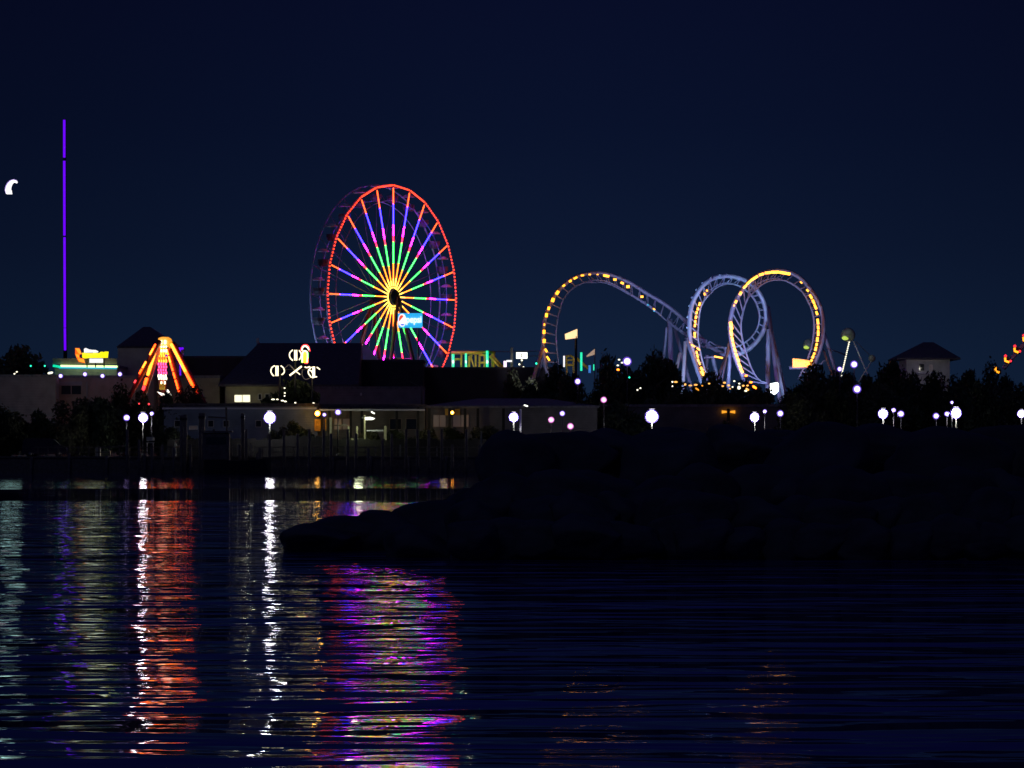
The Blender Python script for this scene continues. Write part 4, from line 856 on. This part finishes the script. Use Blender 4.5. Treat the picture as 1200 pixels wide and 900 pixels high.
# fish box and bench items
for x0, x1, y0, y1, D, col, nm, lb, ct in ((119, 129.4, 525, 529.6, 431.6, (.62, .60, .20), 'crate', 'yellow crate on the waterfront left of the standing person', 'crate'), (112, 118, 519.6, 522.4, 432.4, (.5, .5, .36), 'cooler', 'small pale cooler beside the yellow crate', 'cooler'), (173, 179, 518.4, 520, 433, (.6, .58, .42), 'bench', 'low pale bench right of the standing person', 'bench')):
    t = thing(nm, (W((x0 + x1) / 2, 0, D).x, D, GZ), lb, ct); cx = W((x0 + x1) / 2, 0, D).x; wd = S(x1 - x0, D); m_ = principled(nm + '_plastic', col, .6)
    z1 = W(0, y0, D).z; z0 = max(GZ, W(0, y1, D).z)
    if nm == 'bench':
        b = MB(); b.box((cx, D, z1 - .04), (wd * 1.6, .5, .08)); b.build('seat', m_, t)
        for s in (-1, 1): b = MB(); b.box((cx + s * wd * .6, D, (GZ + z1 - .08) / 2), (.08, .45, z1 - .08 - GZ)); b.build('leg', m_, t)
        b = MB(); b.box((cx, D + .3, z1 + .35), (wd * 1.6, .05, .4)); b.build('backrest', m_, t)
    else:
        if nm == 'crate': z0, z1 = GZ, GZ + .62
        else: z0, z1 = GZ, GZ + 1.1
        b = MB(); b.box((cx, D, (z0 + z1 - .08) / 2), (wd, .55, z1 - z0 - .08), 0, .03); b.build('box', m_, t); b = MB(); b.box((cx, D, z1 - .04), (wd * 1.05, .6, .075), 0, .02); b.build('lid', m_, t)

def person(px, D, label, shirt, facing=-1, rod=False, scale=1.0):
    x0 = W(px, 0, D).x; t = thing('person', (x0, D, GZ), label, 'person')
    f = facing
    P = {'pel': (0, 0, .95, .15), 'wst': (0, 0, 1.1, .135), 'chs': (.02 * f, 0, 1.32, .165), 'nb': (.02 * f, 0, 1.48, .075), 'nk': (.04 * f, 0, 1.54, .058), 'h1': (.06 * f, 0, 1.62, .088), 'h2': (.06 * f, 0, 1.72, .092),
         'sl': (.02 * f, -.19, 1.42, .062), 'el': (.10 * f, -.25, 1.16, .045), 'wl': (.33 * f, -.16, 1.14, .030), 'pl': (.42 * f, -.13, 1.16, .034),
         'sr': (.02 * f, .19, 1.42, .062), 'er': (.12 * f, .24, 1.18, .045), 'wr': (.40 * f, .12, 1.20, .030), 'pr': (.49 * f, .09, 1.22, .034),
         'hl': (0, -.10, .90, .10), 'kl': (.04 * f, -.12, .50, .065), 'al': (-.02 * f, -.12, .09, .042), 'tl': (.15 * f, -.13, .04, .035),
         'hr': (0, .10, .90, .10), 'kr': (.08 * f, .12, .50, .065), 'ar': (.04 * f, .12, .09, .042), 'tr': (.21 * f, .13, .04, .035)}
    for s, q in (('l', -1), ('r', 1)):
        px_, py_, pz_, _ = P['p' + s]
        for i in range(4): P['f%s%d' % (s, i)] = (px_ + .05 * f, py_ + .012 * (i - 1.5) * 2, pz_ + .01, .009); P['g%s%d' % (s, i)] = (px_ + (.07 - .004 * abs(i - 1)) * f, py_ + .012 * (i - 1.5) * 2, pz_ - .03, .008)
        P['th' + s] = (px_ + .0 * f, py_ - .04 * q, pz_ + .02, .010)
    ed = [('pel', 'wst'), ('wst', 'chs'), ('chs', 'nb'), ('nb', 'nk'), ('nk', 'h1'), ('h1', 'h2')]
    for s in 'lr':
        ed += [('chs', 's' + s), ('s' + s, 'e' + s), ('e' + s, 'w' + s), ('w' + s, 'p' + s), ('pel', 'h' + s), ('h' + s, 'k' + s), ('k' + s, 'a' + s), ('a' + s, 't' + s), ('p' + s, 'th' + s)]
        for i in range(4): ed += [('p' + s, 'f%s%d' % (s, i)), ('f%s%d' % (s, i), 'g%s%d' % (s, i))]
    ks = list(P); me = bpy.data.meshes.new('body'); me.from_pydata([P[k][:3] for k in ks], [(ks.index(a), ks.index(b_)) for a, b_ in ed], [])
    o = bpy.data.objects.new('tmp', me); COL.objects.link(o)
    md = o.modifiers.new('s', 'SKIN'); sv = me.skin_vertices[0].data
    for i, k in enumerate(ks): sv[i].radius = (P[k][3],) * 2; sv[i].use_root = (k == 'pel')
    o.modifiers.new('d', 'SUBSURF').levels = 1; o.modifiers['d'].render_levels = 1
    bpy.context.view_layer.update()
    m2 = bpy.data.meshes.new_from_object(o.evaluated_get(bpy.context.evaluated_depsgraph_get())); bpy.data.objects.remove(o); m2.name = 'body'
    m2.materials.clear()
    for q in (M['skin'], M[shirt], M['trousers'], M['darkmetal']): m2.materials.append(q)
    for p in m2.polygons:
        z = p.center.z; xx = abs(p.center.x)
        p.material_index = 3 if z < .10 else 2 if z < .98 else 1 if (z < 1.5 and xx < .26) else 0
        p.use_smooth = True
    q = bpy.data.objects.new('body', m2); COL.objects.link(q); q.parent = t
    b = MB(); c = Vector((x0 + .05 * f, D, GZ + 1.70)); b.ball(c + Vector((-.02 * f, 0, .03)), .112, 10, 7, (1, .9, .9)); b.build('hair', M['hair'], t)
    b = MB(); b.ball(c + Vector((.115 * f, 0, -.03)), .018, 6, 4, (1.2, .8, 1.4))
    for s in (-1, 1): b.ball(c + Vector((.10 * f, .035 * s, .0)), .012, 6, 4); b.ball(c + Vector((0, .092 * s, -.02)), .02, 6, 4, (.7, .5, 1.3))
    b.build('face', M['skin'], t)
    if rod:
        r_ = thing('fishing_rod', (x0 + .45 * f, D, GZ + 1.2), 'thin fishing rod held out level by the person on the waterfront', 'fishing rod')
        b = MB(); b.tube([Vector((x0 + .36 * f, D + .0, GZ + 1.14)), Vector((x0 + .7 * f, D, GZ + 1.2))], .018, 6); b.build('handle', M['wood'], r_)
        b = MB(); b.tube([Vector((x0 + .7 * f, D, GZ + 1.2)), Vector((x0 + 1.5 * f, D, GZ + 1.12))], [.02, .012], 6); b.build('blank', M['palewood'], r_)
    return t
person(148.5, 430.7, 'person in a lime top standing on the pier holding a rod out to the left', 'shirt', -1, True)
person(205.5, 433, 'person in a pale top standing behind the railing right of the bench', 'trousers', 1)

# parked van at the far left
t = thing('parked_van', (W(52, 0, 438).x, 438, GZ), 'dark parked van at the far left shore with a windscreen glint painted pale', 'van')
D = 438; x0 = W(27, 0, D).x; x1 = W(79, 0, D).x; L_ = x1 - x0
prof = [(0, .35), (0, 1.1), (.03, 1.75), (.10, 1.95), (.62, 1.97), (.70, 1.85), (.84, 1.25), (.97, 1.08), (1.0, .8), (1.0, .35)]
b = MB(); n = len(prof); v = []
for yy, k in ((D - .95, 1), (D + .95, 1)): v += [(x0 + u * L_, yy, GZ + z) for u, z in prof]
b.add(v, [tuple(range(n))[::-1], tuple(range(n, 2 * n))] + [(i, (i + 1) % n, n + (i + 1) % n, n + i) for i in range(n)]); b.build('body', principled('van_paint', (.05, .03, .05), .3, .2), t)
b = MB(); b.prism([(27 + 52 * u, 520 + (3 - GZ - z - .02) * F / D * 1.0 + 0) for u, z in ((.66, 1.85), (.71, 1.78), (.83, 1.28), (.68, 1.28))][::-1], D - .98, .02); b.build('window', M['glass'], t)
b = MB(); v = [(x0 + u * L_, yy, GZ + z + .02) for yy in (D - .8, D + .8) for u, z in ((.705, 1.82), (.835, 1.27))]; b.add(v, [(0, 1, 3, 2)]); b.build('windscreen', principled('painted_glint', (.4, .45, .3), .3), t)  # reflection on the windscreen is put in as a pale colour
for u in (.18, .82):
    b = MB(); b.tube([(x0 + u * L_, D - .98, GZ + .34), (x0 + u * L_, D - .76, GZ + .34)], .34, 16); wq = b.build('wheel', M['darkmetal'], t); b = MB(); b.tube([(x0 + u * L_, D - 1.0, GZ + .34), (x0 + u * L_, D - .97, GZ + .34)], .18, 12); b.build('rim', M['pole'], wq)
b = MB(); b.box((x1 + .01, D - .6, GZ + .85), (.04, .3, .16)); b.build('headlight', M['white_steel'], t)
b = MB(); b.box((x0 - .01, D - .8, GZ + 1.0), (.04, .14, .3)); b.build('tail_light', M['red_steel'], t)

# ---------------------------------------------------------------- trees
def crown(seed, nleaf, leaf=.062):
    rnd = random.Random(seed); cl = []
    for i in range(16):
        a = rnd.uniform(0, 6.283); r = math.sqrt(rnd.random()) * .72; z = rnd.uniform(-.62, .70)
        r *= math.sqrt(max(.1, 1 - (z * .95) ** 2)); cl.append((Vector((r * math.cos(a), r * math.sin(a), z)), rnd.uniform(.24, .40)))
    cl.append((Vector((0, 0, 0)), .5)); cl.append((Vector((0, 0, -.35)), .45))
    v = []; f = []
    for i in range(nleaf):
        c, r = cl[rnd.randrange(len(cl))] if i % 5 else cl[-1 - rnd.randrange(2)]
        d = Vector((rnd.gauss(0, 1), rnd.gauss(0, 1), rnd.gauss(0, 1))).normalized()
        p = c + d * r * (rnd.random() ** .4) * (1.22 if rnd.random() < .12 else 1)
        u = Vector((rnd.gauss(0, 1), rnd.gauss(0, 1), rnd.gauss(0, 1))).normalized(); w_ = u.orthogonal().normalized(); s = leaf * rnd.uniform(.6, 1.5)
        k = len(v); v += [p - u * s, p + w_ * s * .45, p + u * s, p - w_ * s * .45]; f.append((k, k + 1, k + 2, k + 3))
    me = bpy.data.meshes.new('crown'); me.from_pydata([tuple(q) for q in v], [], f); return me
CR = [crown(11 + i, 7000) for i in range(4)]
for i, c in enumerate(CR): c.materials.append(M['leaf'] if i % 2 else M['leaf2'])
TR = []
for i in range(3):
    b = MB(); rnd = random.Random(i)
    b.tube([(0, 0, 0), (.02, 0, .35), (.0, .03, .7)], [.055, .042, .02], 8)
    for k in range(5):
        a = k * 1.3 + rnd.random(); z = .28 + .07 * k; b.tube([(0, 0, z), (math.cos(a) * .16, math.sin(a) * .16, z + .14), (math.cos(a) * .3, math.sin(a) * .3, z + .22)], [.02, .012, .005], 5)
    me = bpy.data.meshes.new('trunk'); me.from_pydata([tuple(q) for q in b.v], [], b.f); me.materials.append(M['bark']); TR.append(me)
trees = [
 (8, 410, 70, 510, 'dark tree at the far left edge reaching highest there'), (46, 417, 46, 512, 'dark tree behind the small green lamps left of the neon eave'),
 (10, 478, 56, 440, 'low dark bush at the left edge below the grey block'), (42, 482, 46, 441, 'low dark bush above the red shore lamp'), (88, 468, 52, 441, 'dark bush below the brown hall, left one'), (122, 457, 56, 442, 'dark bush below the brown hall, right one'),
 (155, 452, 50, 445, 'dark bush left of the red ride feet'), (188, 462, 44, 447, 'low dark bush in front of the red ride platform'), (222, 453, 40, 456, 'dark bush right of the red ride feet'),
 (343, 436, 62, 455, 'dark round tree with tiny bulbs under the bulb lettering'),
 (612, 436, 40, 495, 'low dark tree at the right end of the long dark hall'), (640, 430, 50, 480, 'dark tree at the left foot of the coaster arch'), (668, 440, 44, 472, 'dark tree below the orange flag'), (700, 440, 44, 470, 'dark tree below the green light columns'),
 (722, 420, 48, 470, 'dark tree left of the large violet lamp'), (757, 414, 50, 472, 'tallest dark tree right of the large violet lamp'), (783, 424, 46, 474, 'dark tree under the coaster slope columns'),
 (806, 441, 46, 468, 'dark tree under the left side of the left loop'), (836, 439, 46, 466, 'dark tree between the feet of the two loops'), (866, 444, 46, 466, 'dark tree under the left side of the right loop'), (893, 455, 34, 464, 'low dark tree left of the floodlit panel'),
 (926, 443, 40, 468, 'dark tree right of the floodlit panel'), (950, 430, 52, 470, 'dark tree under the amber station lights'), (976, 438, 44, 470, 'dark tree left of the bulb strung leg'), (1002, 440, 40, 472, 'dark tree under the green ball tower'),
 (1036, 412, 56, 476, 'tall dark tree left of the cream house'), (1053, 437, 26, 474, 'dark tree covering the left corner of the cream house'), (1074, 440, 44, 486, 'dark tree below the left half of the cream house'), (1104, 439, 44, 484, 'dark tree below the right half of the cream house'), (1134, 424, 42, 476, 'dark tree right of the cream house'), (1148, 428, 44, 478, 'dark broad tree between the cream house and the red lit arm ride'), (1188, 444, 50, 478, 'dark tree below the red lit arm ride'),
 (690, 470, 52, 450, 'dark shrub left of the largest lamp'), (728, 464, 56, 452, 'dark shrub below the two pale bulbs'), (775, 462, 54, 466, 'dark shrub behind the largest lamp'), (815, 458, 56, 467, 'dark shrub under the left amber bulbs'), (858, 462, 56, 468, 'dark shrub under the right amber bulbs'),
 (206, 496, 30, 443, 'small dark shrub left of the two thick piling clusters'), (326, 501, 26, 442, 'small dark shrub right of the brightest left lamp'), (350, 494, 30, 443, 'dark shrub left of the painted orange glows'),
 (432, 504, 30, 443, 'small dark shrub beneath the hooded lamp'), (470, 500, 34, 443, 'dark shrub right of the pale shelter posts'), (500, 503, 34, 443, 'dark shrub between the shelters and the small orange lamp'), (532, 501, 36, 443, 'dark shrub under the small orange lamp'), (566, 500, 36, 443, 'dark shrub at the left end of the jetty crest'),
 (853, 487, 16, 455, 'small dark shrub under the two amber wall lights'),
 (938, 462, 56, 452, 'dark shrub right of the floodlit panel at shore level'), (978, 458, 54, 454, 'dark shrub left of the right shore lamp cluster'), (1018, 452, 54, 458, 'dark shrub behind the leftmost right shore lamp'), (1060, 455, 56, 460, 'dark shrub behind the lamp pair on the right shore'), (1100, 452, 56, 460, 'dark shrub left of the largest right shore lamp'), (1142, 450, 56, 460, 'dark shrub right of the largest right shore lamp'), (1184, 452, 56, 460, 'dark shrub at the right edge of the shore'),
]
for i, (px, yt, w_, D, lab) in enumerate(trees):
    zt = W(0, yt, D).z; H = zt - GZ; rx = S(w_, D) * .70
    t = thing('shrub' if ('shrub' in lab or 'bush' in lab) else 'tree', (W(px, 0, D).x, D, GZ), lab, 'shrub' if ('shrub' in lab or 'bush' in lab) else 'tree', 'dark trees and shrubs on the far shore')
    c = bpy.data.objects.new('crown', CR[i % 4]); COL.objects.link(c); c.parent = t
    cz = H * .54; rz = H * .50
    c.location = (0, 0, cz); c.scale = (rx, rx * .85, rz); c.rotation_euler = (0, 0, i * 1.7)
    if 'shrub' in lab or 'bush' in lab: c.location.z = H * .47; c.scale = (rx, rx * .8, H * .56)
    k = bpy.data.objects.new('trunk', TR[i % 3]); COL.objects.link(k); k.parent = t; k.scale = (H * .9, H * .9, H)

for i, (px, yt, w_, D) in enumerate(((1245, 446, 50, 470), (1290, 430, 50, 476), (1320, 436, 64, 474), (1365, 430, 60, 476), (-40, 430, 60, 500), (-90, 440, 64, 480))):
    zt = W(0, yt, D).z; H = zt - GZ; rx = S(w_, D) * .7
    t = thing('tree', (W(px, 0, D).x, D, GZ), 'dark tree on the shore just outside the picture', 'tree', 'trees beyond the picture edge')
    c = bpy.data.objects.new('crown', CR[i % 4]); COL.objects.link(c); c.parent = t; c.location = (0, 0, H * .5); c.scale = (rx, rx * .85, H * .53); c.rotation_euler = (0, 0, i)
    k = bpy.data.objects.new('trunk', TR[i % 3]); COL.objects.link(k); k.parent = t; k.scale = (H * .9, H * .9, H)

# ---------------------------------------------------------------- rock jetty
def rockmesh(seed):
    rnd = random.Random(seed); import bmesh
    bm = bmesh.new(); bmesh.ops.create_icosphere(bm, subdivisions=4, radius=1.0)
    pl = [(Vector((rnd.gauss(0, 1), rnd.gauss(0, 1), rnd.gauss(0, .8))).normalized(), rnd.uniform(.62, .9)) for _ in range(13)]
    so_ = Vector((seed * 7.3, seed * 3.1, 0))
    for v in bm.verts:
        p = v.co.copy()
        for nrm, d in pl:
            q = p.dot(nrm)
            if q > d: p -= nrm * (q - d) * .96
        p += v.co * (noise.noise(p * 1.4 + so_) * .10 + noise.noise(p * 4 + so_) * .05 + noise.noise(p * 11 + so_) * .018)
        v.co = p
    me = bpy.data.meshes.new('boulder'); bm.to_mesh(me); bm.free(); me.materials.append(M['rock'])
    for p in me.polygons: p.use_smooth = True
    return me
RK = [rockmesh(s) for s in range(1, 8)]
def rock(px, py, D, w_, h_, label, rz=None, dp=None, i=0):
    p = W(px, py, D); o = bpy.data.objects.new('boulder', RK[i % len(RK)]); COL.objects.link(o)
    o.location = p; o.scale = (S(w_, D) / 2 / .86, (dp or S(w_, D) * .4), S(h_, D) / 2 / .84)
    o.rotation_euler = (R(random.uniform(-6, 6)), R(random.uniform(-5, 5)), rz if rz is not None else R(random.uniform(-20, 20)) + (math.pi if i % 2 else 0))
    tag(o, label, 'boulder', 'boulders of the black rock jetty')
# big named crest boulders (centre px, centre py, distance, width, height in photo pixels)
crest = [(602, 544, 121, 92, 78, 'large rounded black boulder at the upper left end of the jetty', 1), (655, 530, 122, 130, 56, 'broad black boulder under the three pink and violet lamps', 2), (722, 524, 123, 100, 50, 'black boulder left of the largest lamp on the jetty crest', 3),
         (790, 545, 120, 130, 96, 'huge black boulder directly under the largest lamp', 4), (872, 520, 123, 120, 54, 'black crest boulder under the lamp right of the amber wall lights', 5), (955, 545, 119, 150, 96, 'huge black boulder under the gap before the right lamp cluster', 6), (1040, 522, 122, 120, 54, 'black crest boulder under the leftmost right shore lamps', 0),
         (1110, 548, 118, 150, 92, 'huge black boulder under the largest right shore lamp', 1), (1180, 530, 120, 110, 70, 'black boulder at the right end of the jetty crest', 2), (1250, 545, 119, 140, 96, 'black boulder running out of frame at the right of the jetty', 5)]
for px, py, D, w_, h_, lab, k in crest: rock(px, py + 8, D, w_, h_, lab, i=k)
tip = [(372, 633, 119, 92, 34, 'low flat black boulder forming the left tip of the jetty', 3), (414, 632, 120, 120, 46, 'low black boulder second from the left tip', 0), (462, 630, 120, 124, 56, 'low black boulder third from the left tip', 5), (506, 627, 120, 110, 68, 'black boulder where the low tongue starts to rise', 2), (544, 618, 121, 100, 76, 'black boulder at the foot of the upper left boulder', 6)]
for px, py, D, w_, h_, lab, k in tip: rock(px, py, D, w_, h_, lab, i=k)
random.seed(21)
for row, (x0, x1, yc, D, n, w_, h_) in enumerate(((570, 1260, 585, 116, 12, 96, 62), (540, 1270, 612, 113, 14, 88, 58), (520, 1280, 634, 110.5, 16, 78, 46), (600, 1290, 566, 126, 9, 120, 90), (620, 1290, 540, 132, 9, 120, 60), (480, 1280, 646, 112.5, 15, 84, 44), (360, 1280, 640, 121, 16, 84, 34))):
    for k in range(n):
        x = x0 + (x1 - x0) * (k + random.uniform(.2, .8)) / n
        yy = yc
        if row == 2 and x < 560: yy = 630
        if row == 6 and x < 560: yy = 634
        rock(x, yy + random.uniform(-5, 5), D + random.uniform(-.6, .6), w_ * random.uniform(.8, 1.25), h_ * random.uniform(.85, 1.15), 'black wet boulder heaped in the body of the rock jetty', i=random.randrange(7))

random.seed(5)
for k in range(16):
    x = 1320 + 34 * k; rock(x, 545 + random.uniform(-8, 8), 121, 120, 92, 'black wet boulder heaped in the body of the rock jetty', i=k); rock(x + 12, 610, 115, 110, 76, 'black wet boulder heaped in the body of the rock jetty', i=k + 3)
